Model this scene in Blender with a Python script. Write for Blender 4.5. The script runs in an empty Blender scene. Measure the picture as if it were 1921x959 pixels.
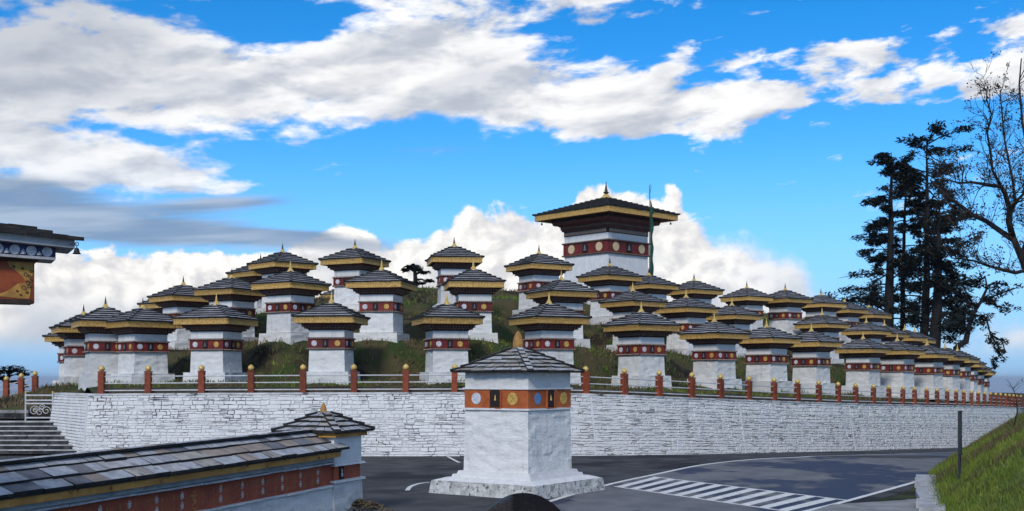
import bpy, math, random
import numpy as np
from mathutils import Vector, Matrix, noise as mnoise

R = math.radians
scene = bpy.context.scene
col = scene.collection
random.seed(7)
# ------------------------------------------------------------------ measuring frame
F, HZ, CX, CZ = 2200.0, 712.0, 960.5, 3.05     # focal length in photo pixels, horizon row, centre column, eye height
def at(px, py, d):
    return Vector(((px - CX) / F * d, d, CZ - (py - HZ) / F * d))

# ------------------------------------------------------------------ camera
cam = bpy.data.cameras.new('camera'); camo = bpy.data.objects.new('camera', cam); col.objects.link(camo)
camo.location = (0, 0, CZ); camo.rotation_euler = (R(90), 0, 0)
cam.sensor_width = 36; cam.lens = 36 * F / 1921; cam.shift_y = (HZ - 479.5) / 1921
cam.clip_start = 0.1; cam.clip_end = 60000
scene.camera = camo
scene.cycles.max_bounces = 4; scene.cycles.diffuse_bounces = 2; scene.cycles.glossy_bounces = 2; scene.cycles.caustics_reflective = False; scene.cycles.caustics_refractive = False
scene.view_settings.view_transform = 'Standard'; scene.view_settings.look = 'None'
scene.view_settings.exposure = 0.50; scene.view_settings.gamma = 1.0; scene.view_settings.use_curve_mapping = False

# ------------------------------------------------------------------ sun (veiled by cloud, from the left behind the viewer)
SUN_EL, SUN_AZ = R(34), R(-164)                # azimuth measured from +Y towards +X
sd = bpy.data.lights.new('sun', 'SUN'); sd.energy = 1.5; sd.angle = R(11); sd.color = (1.0, 0.95, 0.87)
so = bpy.data.objects.new('sun', sd); col.objects.link(so)
sdir = Vector((math.sin(SUN_AZ) * math.cos(SUN_EL), math.cos(SUN_AZ) * math.cos(SUN_EL), math.sin(SUN_EL)))
so.rotation_euler = sdir.to_track_quat('Z', 'Y').to_euler()

# ------------------------------------------------------------------ sky
world = bpy.data.worlds.new('World'); scene.world = world; world.use_nodes = True
world.cycles.sampling_method = 'MANUAL'; world.cycles.sample_map_resolution = 256
WT = world.node_tree; WT.nodes.clear()
class S:                                       # a socket with arithmetic
    def __init__(s, k): s.k = k
    def _m(s, op, *o):
        n = WT.nodes.new('ShaderNodeMath'); n.operation = op
        for i, v in enumerate((s,) + o):
            if isinstance(v, S): WT.links.new(v.k, n.inputs[i])
            else: n.inputs[i].default_value = v
        return S(n.outputs[0])
    def __add__(s, o): return s._m('ADD', o)
    def __sub__(s, o): return s._m('SUBTRACT', o)
    def __mul__(s, o): return s._m('MULTIPLY', o)
    def __truediv__(s, o): return s._m('DIVIDE', o)
    def mx(s, o): return s._m('MAXIMUM', o)
    def mn(s, o): return s._m('MINIMUM', o)
    def exp(s): return s._m('EXPONENT')
def smooth(v, a, b, lo=0.0, hi=1.0):
    n = WT.nodes.new('ShaderNodeMapRange'); n.interpolation_type = 'SMOOTHSTEP'
    WT.links.new(v.k, n.inputs[0]); n.inputs[1].default_value = a; n.inputs[2].default_value = b
    n.inputs[3].default_value = lo; n.inputs[4].default_value = hi
    return S(n.outputs[0])
def vec(x, y, z):
    n = WT.nodes.new('ShaderNodeCombineXYZ')
    for i, v in enumerate((x, y, z)):
        if isinstance(v, S): WT.links.new(v.k, n.inputs[i])
        else: n.inputs[i].default_value = v
    return n.outputs[0]
def fbm(x, y, z, detail=8, rough=0.55, dist=0.0, scale=1.0, lac=2.0):
    n = WT.nodes.new('ShaderNodeTexNoise'); n.noise_dimensions = '3D'
    WT.links.new(vec(x, y, z), n.inputs['Vector'])
    n.inputs['Scale'].default_value = scale; n.inputs['Detail'].default_value = detail
    n.inputs['Roughness'].default_value = rough; n.inputs['Distortion'].default_value = dist
    n.inputs['Lacunarity'].default_value = lac
    return S(n.outputs[0])
def cmix(f, a, b):
    n = WT.nodes.new('ShaderNodeMix'); n.data_type = 'RGBA'
    WT.links.new(f.k, n.inputs[0])
    for i, v in ((6, a), (7, b)):
        if isinstance(v, tuple): n.inputs[i].default_value = (*v, 1)
        else: WT.links.new(v, n.inputs[i])
    return n.outputs[2]
def ramp(f, stops, interp='B_SPLINE'):
    n = WT.nodes.new('ShaderNodeValToRGB'); n.color_ramp.interpolation = interp
    el = n.color_ramp.elements
    while len(el) < len(stops): el.new(0.5)
    for e, (p, c) in zip(el, stops):
        e.position = p; e.color = (*c, 1) if isinstance(c, tuple) else (c, c, c, 1)
    WT.links.new(f.k, n.inputs[0])
    return n.outputs[0]
tc = WT.nodes.new('ShaderNodeTexCoord'); sx = WT.nodes.new('ShaderNodeSeparateXYZ')
WT.links.new(tc.outputs['Generated'], sx.inputs[0])
dx, dy, dz = (S(sx.outputs[i]) for i in range(3))
az = dx._m('ARCTAN2', dy) * 2.2                # azimuth and elevation, 2.2 per radian
hyp = (dx * dx + dy * dy)._m('SQRT')
el = dz._m('ARCTAN2', hyp) * 2.2
sky = WT.nodes.new('ShaderNodeTexSky'); sky.sky_type = 'NISHITA'; sky.sun_disc = False
sky.sun_elevation = SUN_EL; sky.sun_rotation = SUN_AZ; sky.altitude = 3100; sky.air_density = 1.0; sky.dust_density = 0.4; sky.ozone_density = 2.0
hs = WT.nodes.new('ShaderNodeHueSaturation'); hs.inputs['Hue'].default_value = 0.500; hs.inputs['Saturation'].default_value = 1.42; hs.inputs['Value'].default_value = 1.26
WT.links.new(sky.outputs[0], hs.inputs['Color'])
blue = hs.outputs[0]
K = 10.0 * 0.81                                       # clouds are given for a background strength of 1/K
def kc(r, g, b): return (r * K, g * K, b * K)
def blob(px, py, rx, ry, amp, rot=0.0):
    cx_, cy_ = (px - CX) / 1000, (HZ - py) / 1000
    u, v = az - cx_, el - cy_
    c, s_ = math.cos(R(rot)), math.sin(R(rot))
    a = (u * c + v * s_) * (1000 / rx); b = (v * c - u * s_) * (1000 / ry)
    return ((a * a + b * b) * -1.0).exp() * amp
# broken layer of high cumulus
blobs = [(40, 190, 430, 200, 1.15), (640, 190, 420, 72, 1.05), (870, 95, 300, 58, 0.9, 10), (1080, 200, 250, 60, 0.95, -4),
         (1400, 205, 340, 46, 0.82, 5), (1200, 250, 120, 24, 0.5), (1830, 200, 190, 48, 0.86), (1610, 150, 60, 14, 0.4, 8), (1480, 128, 260, 22, 0.62, 4),
         (1840, 118, 170, 26, 0.84, 8), (1450, 10, 560, 20, 0.62), (230, 340, 280, 34, 0.95, -6), (700, 25, 200, 26, 0.6),
         (505, 62, 80, 34, -0.6), (340, 292, 120, 14, -0.5, -10), (1400, 312, 26, 9, 0.5), (390, 303, 42, 16, 0.55), (1760, 72, 40, 12, 0.5)]
bias = None
for b in blobs:
    t_ = blob(*b); bias = t_ if bias is None else bias + t_
far = fbm(az * 0.9, el * 1.3, 4.2, 2, 0.5)
side = smooth(az._m('ABSOLUTE'), 1.0, 1.5).mx(smooth(el, 0.72, 1.1))
bias = bias + side * (smooth(far, 0.4, 0.6) * 0.9)
tilt = el - az * 0.07
n1 = fbm(az * 5.0, tilt * 13.0, 1.7, 8, 0.58, 0.25)
n1s = fbm(az * 5.0 - 0.08, tilt * 13.0 + 0.30, 1.7, 4, 0.5, 0.25)
n2 = fbm(az * 13.0, tilt * 34.0, 7.7, 4, 0.55, 0.2)
dens = bias + (n1 - 0.5) * 2.6 + (n2 - 0.5) * (smooth(az, -0.1, 0.5) * 1.3 + 1.2) - 0.42
cover = smooth(dens, 0.0, 0.55)
thick = smooth(dens, 0.2, 1.3)
rel = smooth(n1 - n1s, -0.16, 0.12)
lit = cmix(rel, kc(0.46, 0.50, 0.58), kc(0.95, 0.95, 0.95))
n1b = fbm(az * 3.6, tilt * 15.0, 9.1, 5, 0.55)
core = cmix(smooth(n1b, 0.40, 0.60), kc(0.38, 0.42, 0.50), kc(0.88, 0.87, 0.86))
hicol = cmix(thick * 0.50, lit, core)
leftgrey = smooth(blob(20, 110, 420, 200, 1.0), 0.1, 1.0)
hicol = cmix(leftgrey * 0.7, hicol, kc(0.36, 0.40, 0.48))
cur = cmix(cover, blue, hicol)
# low bank of cumulus along the horizon
top = ramp((az + 1.5) / 3.0, [(0.0, .22), (0.18, .15), (0.222, .23), (0.30, .24), (0.36, .24), (0.388, .30), (0.405, .285), (0.42, .25), (0.445, .275),
                           (0.468, .325), (0.50, .31), (0.532, .31), (0.55, .365), (0.575, .36), (0.60, .345), (0.612, .30), (0.64, .28), (0.67, .25), (0.69, .18),
                           (0.72, .10), (0.76, .09), (0.79, .12), (0.815, .15), (0.86, .16), (1.0, .22)], 'EASE')
nb = fbm(az * 11, el * 14, 3.3, 8, 0.57, 0.25)
nbs = fbm(az * 11 - 0.16, el * 14 + 0.20, 3.3, 6, 0.52, 0.25)
hb = S(top) + (nb - 0.5) * 0.15 - el
rightsoft = smooth(az, 0.30, 0.55)
bank = smooth(hb / (rightsoft * 4.0 + 1.0), 0.0, 0.016) * smooth(el + (n1b - 0.5) * 0.05, 0.03, 0.085)
brel = smooth(nb - nbs, -0.13, 0.13)
bcol = cmix(brel, kc(0.64, 0.64, 0.66), kc(1.0, 0.975, 0.93))
bshade = smooth(fbm(az * 3.0, el * 7.0, 8.8, 3, 0.5), 0.42, 0.64) * smooth(hb, 0.03, 0.16)
bcol = cmix(bshade * 0.85, bcol, kc(0.47, 0.52, 0.60))
bcol = cmix(rightsoft * 0.55, bcol, kc(0.56, 0.63, 0.74))
# pale air just above the horizon
haze_f = smooth(el, 0.0, 0.46, 0.92, 0.0)
cur = cmix(haze_f, cur, kc(0.20, 0.45, 0.80))
cur = cmix(bank, cur, bcol)
# long dark streaks of stratus on the left
st = blob(120, 425, 420, 34, 1.0, -4)
for b in [(440, 392, 130, 14, 0.8, 4), (560, 452, 190, 16, 0.75, -3), (250, 455, 260, 16, 0.7), (30, 385, 200, 30, 0.8)]:
    st = st + blob(*b)
nst = fbm(az * 2.6, tilt * 30.0, 5.5, 5, 0.5)
std = smooth(st + (nst - 0.5) * 1.6, 0.25, 1.0)
stc = cmix(smooth(fbm(az * 2.2, tilt * 22.0, 2.1, 3), 0.38, 0.62), kc(0.20, 0.28, 0.41), kc(0.40, 0.46, 0.56))
cur = cmix(std * 0.88, cur, stc)
below = smooth(el, -0.02, -0.25)
cur = cmix(below, cur, kc(0.20, 0.32, 0.48))
bg = WT.nodes.new('ShaderNodeBackground'); bg.inputs[1].default_value = 0.1
WT.links.new(cur, bg.inputs[0])
wo = WT.nodes.new('ShaderNodeOutputWorld'); WT.links.new(bg.outputs[0], wo.inputs[0])

# ------------------------------------------------------------------ materials
def lin(c):
    return tuple(x / 12.92 if x <= 0.04045 else ((x + 0.055) / 1.055) ** 2.4 for x in c)
MATS = {}
def mat(name, c1, c2=None, scale=4.0, rough=0.8, bump=0.0, bscale=25.0, metal=0.0, stretch=(1, 1, 1), lo=0.35, hi=0.65,
        streak=0.0, vary=0.0, c3=None, s3=1.0, lo3=0.55, hi3=0.7, bdist=0.02, r2=None, spec=0.3, detail=6):
    m = bpy.data.materials.new(name); m.use_nodes = True; nt = m.node_tree; n = nt.nodes; L = nt.links
    p = n['Principled BSDF']; p.inputs['Roughness'].default_value = rough; p.inputs['Metallic'].default_value = metal
    p.inputs['Specular IOR Level'].default_value = spec
    c2 = c2 or tuple(x * 0.7 for x in c1)
    t = n.new('ShaderNodeTexCoord'); oi = n.new('ShaderNodeObjectInfo')
    va = n.new('ShaderNodeVectorMath'); va.operation = 'MULTIPLY_ADD'
    L.new(oi.outputs['Random'], va.inputs[0]); va.inputs[1].default_value = (37, 53, 71); L.new(t.outputs['Object'], va.inputs[2])
    vm = n.new('ShaderNodeVectorMath'); vm.operation = 'MULTIPLY'; L.new(va.outputs[0], vm.inputs[0]); vm.inputs[1].default_value = stretch
    def nz(sc, det=detail):
        q = n.new('ShaderNodeTexNoise'); q.inputs['Scale'].default_value = sc; q.inputs['Detail'].default_value = det; q.inputs['Roughness'].default_value = 0.6
        L.new(vm.outputs[0], q.inputs['Vector']); return q.outputs[0]
    def mr(s_, a, b):
        q = n.new('ShaderNodeMapRange'); q.interpolation_type = 'SMOOTHSTEP'; L.new(s_, q.inputs[0]); q.inputs[1].default_value = a; q.inputs[2].default_value = b
        return q.outputs[0]
    def mx(f, a, b):
        q = n.new('ShaderNodeMix'); q.data_type = 'RGBA'; L.new(f, q.inputs[0])
        for i, v in ((6, a), (7, b)):
            if isinstance(v, tuple): q.inputs[i].default_value = (*v, 1)
            else: L.new(v, q.inputs[i])
        return q.outputs[2]
    f1 = mr(nz(scale), lo, hi); c = mx(f1, c1, c2)
    if c3:
        f3 = mr(nz(s3), lo3, hi3); c = mx(f3, c, c3)
        if r2 is not None:
            q = n.new('ShaderNodeMapRange'); L.new(f3, q.inputs[0]); q.inputs[3].default_value = rough; q.inputs[4].default_value = r2
            L.new(q.outputs[0], p.inputs['Roughness'])
    if streak:                                   # rain runs and object to object fading of limewash
        q = n.new('ShaderNodeTexNoise'); q.inputs['Scale'].default_value = 1.0; q.inputs['Detail'].default_value = 5; v2 = n.new('ShaderNodeVectorMath'); v2.operation = 'MULTIPLY'
        L.new(va.outputs[0], v2.inputs[0]); v2.inputs[1].default_value = (7, 7, .55); L.new(v2.outputs[0], q.inputs['Vector'])
        fs_ = mr(q.outputs[0], .54, .74); mm = n.new('ShaderNodeMath'); mm.operation = 'MULTIPLY'; L.new(fs_, mm.inputs[0]); mm.inputs[1].default_value = streak
        c = mx(mm.outputs[0], c, (.30, .29, .27))
        hv = n.new('ShaderNodeHueSaturation'); rm = n.new('ShaderNodeMapRange'); L.new(oi.outputs['Random'], rm.inputs[0]); rm.inputs[3].default_value = .86; rm.inputs[4].default_value = 1.06
        L.new(rm.outputs[0], hv.inputs['Value']); L.new(c, hv.inputs['Color']); c = hv.outputs[0]
    if vary:
        hv = n.new('ShaderNodeHueSaturation'); rm = n.new('ShaderNodeMapRange'); L.new(oi.outputs['Random'], rm.inputs[0]); rm.inputs[3].default_value = 1 - vary; rm.inputs[4].default_value = 1 + vary * .7
        L.new(rm.outputs[0], hv.inputs['Value']); L.new(c, hv.inputs['Color']); c = hv.outputs[0]
    L.new(c, p.inputs['Base Color'])
    if bump:
        b = n.new('ShaderNodeBump'); b.inputs['Strength'].default_value = bump; b.inputs['Distance'].default_value = bdist
        L.new(nz(bscale), b.inputs['Height']); L.new(b.outputs[0], p.inputs['Normal'])
    MATS[name] = m
    return m
mat('whitewash', (.76, .755, .735), (.66, .66, .645), 2.5, .85, .85, 11, c3=(.42, .42, .41), s3=3.2, lo3=.60, hi3=.78, bdist=.03, stretch=(1, 1, 2.2), streak=.28)
mat('whitewash_smooth', (.76, .76, .75), (.67, .67, .67), 3, .8, .35, 14, c3=(.5, .5, .5), s3=4, lo3=.66, hi3=.8, streak=.25)
mat('wall_stone', (.78, .78, .765), (.68, .68, .67), 1.6, .88, .6, 11, c3=(.33, .33, .32), s3=1.1, lo3=.60, hi3=.80, bdist=.025)
mat('wall_joint', (.56, .56, .56), (.07, .07, .075), 1.1, .95, .3, 20, lo=.45, hi=.62)
mat('rubble', (.66, .66, .64), (.40, .40, .385), 5, .9, .8, 16, c3=(.10, .10, .095), s3=9, lo3=.54, hi3=.66, bdist=.04)
mat('coping', (.72, .72, .70), (.40, .40, .40), 1.2, .85, .3, 14, c3=(.09, .09, .09), s3=2.2, lo3=.57, hi3=.68)
mat('band_red', (.21, .026, .020), (.12, .016, .014), 4, .6, .2, 30, vary=.3, c3=(.10, .03, .025), s3=8, lo3=.58, hi3=.72)
mat('cornice_dark', (.060, .026, .022), (.028, .015, .014), 6, .65, .2, 30)
mat('cornice_red', (.20, .06, .045), (.11, .04, .032), 6, .65, .2, 30)
mat('dentil', (.26, .16, .12), (.14, .085, .07), 12, .7)
mat('stud', (.50, .38, .30), (.30, .20, .16), 12, .7)
mat('fascia_gold', (.68, .44, .14), (.44, .26, .075), 14, .5, .5, 40, c3=(.15, .085, .03), s3=16, lo3=.54, hi3=.66, vary=.22)
mat('gold', (.74, .53, .18), (.56, .36, .10), 10, .4, .2, 30, metal=.2)
mat('bronze_or_backlit', (.06, .048, .025), (.03, .025, .018), 10, .5, .2, 30, metal=.5)
mat('disc_white', (.66, .66, .68), (.42, .42, .48), 16, .7)
mat('disc_gold', (.64, .43, .12), (.40, .23, .05), 16, .6)
mat('disc_cream', (.68, .54, .33), (.56, .42, .24), 10, .7)
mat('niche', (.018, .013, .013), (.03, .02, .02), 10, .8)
mat('statue', (.16, .18, .22), (.06, .06, .08), 18, .6)
mat('slate', (.38, .38, .40), (.22, .22, .24), 2.4, .5, .3, 12, c3=(.10, .10, .105), s3=3.0, lo3=.60, hi3=.76, vary=.35)
mat('slate_gap_shade', (.012, .012, .013), (.028, .027, .026), 6, .85, .3, 22)  # near-black slate edges and underlay: shade between courses painted in as colour
mat('slate_tower', (.035, .035, .038), (.07, .07, .072), 3, .75, .3, 14)
mat('slate_warm', (.42, .39, .35), (.22, .205, .19), 3.0, .75, .45, 14, c3=(.06, .055, .05), s3=2.4, lo3=.56, hi3=.72)
mat('slate_grey', (.46, .475, .50), (.30, .31, .33), 3.5, .62, .35, 18, c3=(.09, .095, .10), s3=2.2, lo3=.58, hi3=.72)
mat('slate_brown', (.36, .29, .24), (.25, .21, .18), 3.5, .7, .35, 18)
mat('slate_dark', (.11, .11, .12), (.20, .20, .215), 3.5, .6, .35, 18)
mat('hip_stone', (.48, .48, .48), (.30, .30, .31), 4, .75, .3, 18)
mat('orange_paint', (.47, .125, .034), (.34, .082, .025), 3.5, .7, .25, 25, c3=(.16, .05, .025), s3=5, lo3=.62, hi3=.75)
mat('red_paint', (.40, .095, .045), (.30, .065, .035), 2.6, .75, .25, 25, c3=(.36, .12, .045), s3=3.5, lo3=.6, hi3=.74)
mat('post_paint', (.27, .060, .022), (.18, .040, .018), 5, .65, .2, 25, c3=(.06, .02, .012), s3=7, lo3=.58, hi3=.72, vary=.25)
mat('rail_white', (.62, .62, .62), (.48, .48, .48), 6, .5)
mat('soil', (.035, .030, .024), (.07, .058, .042), 3, .95, .5, 16)
mat('disc_blue', (.10, .22, .46), (.16, .28, .46), 12, .7)
mat('stone_ochre', (.46, .25, .075), (.30, .15, .05), 5, .8, .4, 20)
mat('beam_ochre', (.60, .31, .075), (.42, .20, .05), 2.6, .75, .3, 20, c3=(.05, .028, .014), s3=4.0, lo3=.58, hi3=.68)
mat('wood_dark', (.03, .026, .024), (.055, .045, .04), 5, .85)
mat('blue_paint', (.035, .055, .16), (.02, .03, .08), 6, .6)
mat('grey_board', (.50, .50, .50), (.36, .36, .37), 2.5, .7, .2, 25, c3=(.20, .20, .2), s3=3, lo3=.6, hi3=.75)
mat('panel_red', (.30, .065, .018), (.20, .04, .014), 4, .5, .1, 30)
mat('panel_gold', (.48, .25, .05), (.32, .16, .04), 9, .5, .2, 30)
mat('panel_dark', (.05, .028, .016), (.03, .02, .014), 9, .6)
mat('iron', (.018, .018, .02), (.03, .03, .033), 8, .55, metal=.3)
mat('sign_dark', (.022, .024, .028), (.032, .034, .04), 6, .6)
mat('asphalt', (.125, .13, .14), (.175, .175, .18), 1.4, .85, .5, 90, c3=(.014, .018, .045), s3=.26, lo3=.49, hi3=.545, bdist=.006, r2=.55, stretch=(.75, .5, 1), spec=.35)
mat('lot_asphalt', (.045, .045, .048), (.085, .085, .087), .9, .9, .5, 90, c3=(.022, .022, .026), s3=.22, lo3=.52, hi3=.62, bdist=.006, spec=.2)
mat('road_paint', (.78, .78, .74), (.62, .62, .60), 5, .75, .2, 60, c3=(.25, .25, .25), s3=7, lo3=.62, hi3=.74)
mat('concrete', (.30, .30, .30), (.20, .20, .20), 1.6, .9, .4, 30)
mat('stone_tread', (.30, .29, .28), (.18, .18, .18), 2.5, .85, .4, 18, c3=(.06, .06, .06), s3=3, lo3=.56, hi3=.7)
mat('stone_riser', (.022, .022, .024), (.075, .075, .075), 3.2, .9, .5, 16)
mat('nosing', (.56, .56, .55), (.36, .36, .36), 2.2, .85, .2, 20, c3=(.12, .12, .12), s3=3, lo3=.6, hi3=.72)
mat('turf', (.034, .060, .012), (.085, .068, .030), .55, .95, .9, 7, c3=(.020, .015, .010), s3=.42, lo3=.50, hi3=.60, bdist=.12, lo=.40, hi=.60)
mat('turf_near', (.075, .125, .020), (.12, .13, .035), .7, .95, .8, 9, c3=(.06, .05, .028), s3=.8, lo3=.6, hi3=.7, bdist=.06)
mat('grass_green', (.12, .175, .020), (.18, .22, .035), 2, .8)
mat('grass_olive', (.085, .10, .026), (.06, .075, .018), 2, .8)
mat('grass_straw', (.17, .13, .065), (.105, .08, .04), 2, .85)
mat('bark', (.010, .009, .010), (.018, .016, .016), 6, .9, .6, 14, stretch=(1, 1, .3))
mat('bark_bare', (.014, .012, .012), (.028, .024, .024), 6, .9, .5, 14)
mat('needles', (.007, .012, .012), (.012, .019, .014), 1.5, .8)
mat('needles_brown', (.045, .032, .016), (.03, .026, .014), 2, .85)
mat('twig_leaf', (.030, .020, .012), (.022, .018, .010), 2, .8)
mat('flag_green', (.010, .085, .050), (.006, .045, .030), 3, .8, .3, 12)
mat('metal_white', (.60, .61, .62), (.45, .46, .48), 5, .45)
mat('far_hill', (.05, .075, .06), (.075, .10, .08), .0008, .95)
mat('ground', (.07, .085, .035), (.11, .10, .055), .05, .95)
mat('hair', (.004, .0035, .005), (.009, .005, .005), 30, .42, .3, 160, stretch=(1, .15, 1), spec=.35)
mat('skin', (.42, .25, .17), (.38, .22, .15), 6, .55)
mat('jacket', (.06, .07, .12), (.04, .05, .09), 8, .85, .4, 60)
mat('trousers', (.03, .03, .04), (.045, .045, .055), 8, .85, .4, 60)
mat('glyph_white', (.66, .64, .60), (.45, .40, .36), 9, .75)
mat('glyph_yellow', (.50, .26, .06), (.40, .17, .05), 9, .75)
mat('glyph_green', (.34, .20, .08), (.38, .12, .05), 9, .75)
mat('glyph_blue', (.36, .22, .20), (.36, .12, .07), 9, .75)
mat('debris', (.16, .12, .085), (.07, .055, .04), 5, .95, .5, 20)

# ------------------------------------------------------------------ mesh helpers
class MB:
    def __init__(s): s.v = []; s.f = []; s.m = []
    def add(s, vs, fs, mi=0):
        o = len(s.v); s.v += [tuple(v) for v in vs]
        for f in fs: s.f.append(tuple(o + i for i in f)); s.m.append(mi)
    def hexa(s, b, t, mi=0, ti=None):          # eight corners: bottom ring, top ring
        s.add(list(b) + list(t), [(3, 2, 1, 0), (0, 1, 5, 4), (1, 2, 6, 5), (2, 3, 7, 6), (3, 0, 4, 7)], mi)
        n = len(s.v); s.f.append((n - 4, n - 3, n - 2, n - 1)); s.m.append(mi if ti is None else ti)
    def box(s, c, size, mi=0, rz=0.0):
        x, y, z = (k / 2 for k in size); ca, sa = math.cos(rz), math.sin(rz)
        P = lambda a, b, h: (c[0] + a * ca - b * sa, c[1] + a * sa + b * ca, c[2] + h)
        r = [(-x, -y), (x, -y), (x, y), (-x, y)]
        s.hexa([P(a, b, -z) for a, b in r], [P(a, b, z) for a, b in r], mi)
    def frus(s, w0, w1, z0, z1, mi=0):
        r = [(-1, -1), (1, -1), (1, 1), (-1, 1)]
        s.hexa([(a * w0, b * w0, z0) for a, b in r], [(a * w1, b * w1, z1) for a, b in r], mi)
    def lathe(s, prof, n=10, c=(0, 0, 0), mi=0):
        vs = [(c[0] + r * math.cos(2 * math.pi * i / n), c[1] + r * math.sin(2 * math.pi * i / n), c[2] + z) for r, z in prof for i in range(n)]
        fs = [(j * n + i, j * n + (i + 1) % n, (j + 1) * n + (i + 1) % n, (j + 1) * n + i) for j in range(len(prof) - 1) for i in range(n)]
        fs.append(tuple(reversed(range(n)))); fs.append(tuple((len(prof) - 1) * n + i for i in range(n)))
        s.add(vs, fs, mi)
    def tube(s, pts, rad, n=6, mi=0):
        pts = [Vector(p) for p in pts]; k = len(pts); vs = []
        for i, p in enumerate(pts):
            d = (pts[min(i + 1, k - 1)] - pts[max(i - 1, 0)]).normalized()
            a = d.cross(Vector((0.31, 0.87, 0.38))); a = a.normalized() if a.length > 1e-4 else Vector((1, 0, 0)); b = d.cross(a)
            r = rad[i] if isinstance(rad, (list, tuple)) else rad
            vs += [p + (a * math.cos(2 * math.pi * j / n) + b * math.sin(2 * math.pi * j / n)) * r for j in range(n)]
        fs = [(i * n + j, i * n + (j + 1) % n, (i + 1) * n + (j + 1) % n, (i + 1) * n + j) for i in range(k - 1) for j in range(n)]
        fs += [tuple(reversed(range(n))), tuple((k - 1) * n + j for j in range(n))]
        s.add(vs, fs, mi)
    def mesh(s, name, mats, smooth=False):
        me = bpy.data.meshes.new(name); me.from_pydata(s.v, [], s.f)
        for m in ([mats] if isinstance(mats, str) else mats): me.materials.append(MATS[m])
        if s.m and max(s.m): me.polygons.foreach_set('material_index', s.m)
        if smooth: me.polygons.foreach_set('use_smooth', [True] * len(s.f))
        me.update(); return me
def obj(name, me, parent=None, loc=None, rz=None):
    o = bpy.data.objects.new(name, me); col.objects.link(o)
    if parent: o.parent = parent
    if loc is not None: o.location = loc
    if rz is not None: o.rotation_euler = (0, 0, rz)
    return o
def tag(o, label=None, cat=None, group=None, kind=None):
    for k, v in (('label', label), ('category', cat), ('group', group), ('kind', kind)):
        if v: o[k] = v
    return o
def empty(name, loc, rz=0.0):
    o = bpy.data.objects.new(name, None); o.empty_display_size = 0.2; col.objects.link(o)
    o.location = loc; o.rotation_euler = (0, 0, rz); return o
def bevel_dummy(): pass
def roughbox(w0, w1, z0, z1, amp=0.012, cell=0.1, seed=0, mb=None, ch=0.16, sl=0.34):
    """square tapering block of whitewashed rubble: uneven courses of stones under thick limewash"""
    rnd = random.Random(seed); mb = mb or MB()
    nx = max(4, int(2 * w0 / cell)); nz = max(3, int((z1 - z0) / (cell * .7)))
    for k in range(4):
        ca, sa = math.cos(k * math.pi / 2), math.sin(k * math.pi / 2)
        offs = {}
        vs = []
        for j in range(nz + 1):
            z = z0 + (z1 - z0) * j / nz; w = w0 + (w1 - w0) * j / nz
            cj = int((z - z0) / ch)
            for i in range(nx + 1):
                u = -w + 2 * w * i / nx
                if 0 < i < nx:
                    cu = int((u + 50 + (cj * 0.37 % sl)) / sl)
                    key = (cj, cu)
                    if key not in offs: offs[key] = rnd.uniform(-1, 1)
                    o = amp * offs[key] + rnd.uniform(-.35, .35) * amp
                    zz = z + (rnd.uniform(-.2, .2) * cell * .5 if 0 < j < nz else 0)
                else: o = 0; zz = z
                y = -w - o
                vs.append((u * ca - y * sa, u * sa + y * ca, zz))
        fs = [(j * (nx + 1) + i, j * (nx + 1) + i + 1, (j + 1) * (nx + 1) + i + 1, (j + 1) * (nx + 1) + i) for j in range(nz) for i in range(nx)]
        mb.add(vs, fs)
    mb.add([(-w1, -w1, z1), (w1, -w1, z1), (w1, w1, z1), (-w1, w1, z1)], [(0, 1, 2, 3)])
    return mb

# ------------------------------------------------------------------ ground levels
def gz(y): return -0.048 * (y - 46.5) if y > 46.5 else 0.0
def G(px, py, lift=0.0):                        # a point of the photograph on the road surface
    lo, hi = 5.0, 140.0
    for _ in range(60):
        d = (lo + hi) / 2
        if CZ - (py - HZ) / F * d > gz(d): lo = d
        else: hi = d
    p = at(px, py, d); p.z = gz(d) + lift
    return p

# retaining wall path: column in the photo, distance, top row, foot row
WP = [(165, 47.8, 741, 851), (400, 47.6, 739.5, 853), (640, 47.5, 738.5, 853.5), (850, 47.5, 738, 853.5), (950, 47.6, 738.5, 853.5), (1025, 48.0, 739, 853.5), (1103, 48.8, 740.5, 853),
      (1177, 49.9, 743, 852.8), (1243, 51.3, 745.5, 852.5), (1304, 52.8, 748, 852.2), (1359, 54.4, 750, 852), (1411, 56.2, 752, 851.8), (1459, 58.0, 753.5, 851.6), (1503, 59.9, 755, 851.4), (1543, 61.8, 756.3, 851),
      (1612, 65.7, 758.5, 850.4), (1674, 70.0, 760, 849.8), (1722, 74.2, 760.8, 849.2), (1764, 78.6, 761.5, 848.4), (1799, 83.0, 762, 847.4), (1827, 87.2, 762.6, 846.4), (1852, 91.6, 763.2, 845.4),
      (1882, 98.0, 764, 844), (1910, 105, 765, 842.5), (1950, 117, 766, 840)]
wp3 = []
for px, d, yt, yb in WP:
    t_ = at(px, yt, d); b_ = at(px, yb, d); wp3.append((t_.x, t_.y, t_.z, b_.z))
wp3 = np.array(wp3)
arc = np.concatenate([[0], np.cumsum(np.hypot(np.diff(wp3[:, 0]), np.diff(wp3[:, 1])))])
def wall_at(s):
    x, y, zt, zb = (np.interp(s, arc, wp3[:, i]) for i in range(4))
    e = 1.2
    dx_ = np.interp(s + e, arc, wp3[:, 0]) - np.interp(s - e, arc, wp3[:, 0]); dy_ = np.interp(s + e, arc, wp3[:, 1]) - np.interp(s - e, arc, wp3[:, 1])
    l = math.hypot(dx_, dy_); return x, y, zt, min(zb, gz(y)), dy_ / l, -dx_ / l          # normal points to the road
def px_to_s(px):
    d = np.interp(px, [w[0] for w in WP], [w[1] for w in WP]); x = (px - CX) / F * d
    return float(np.interp(x, wp3[:, 0], arc))
BATTER = 0.42

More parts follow.
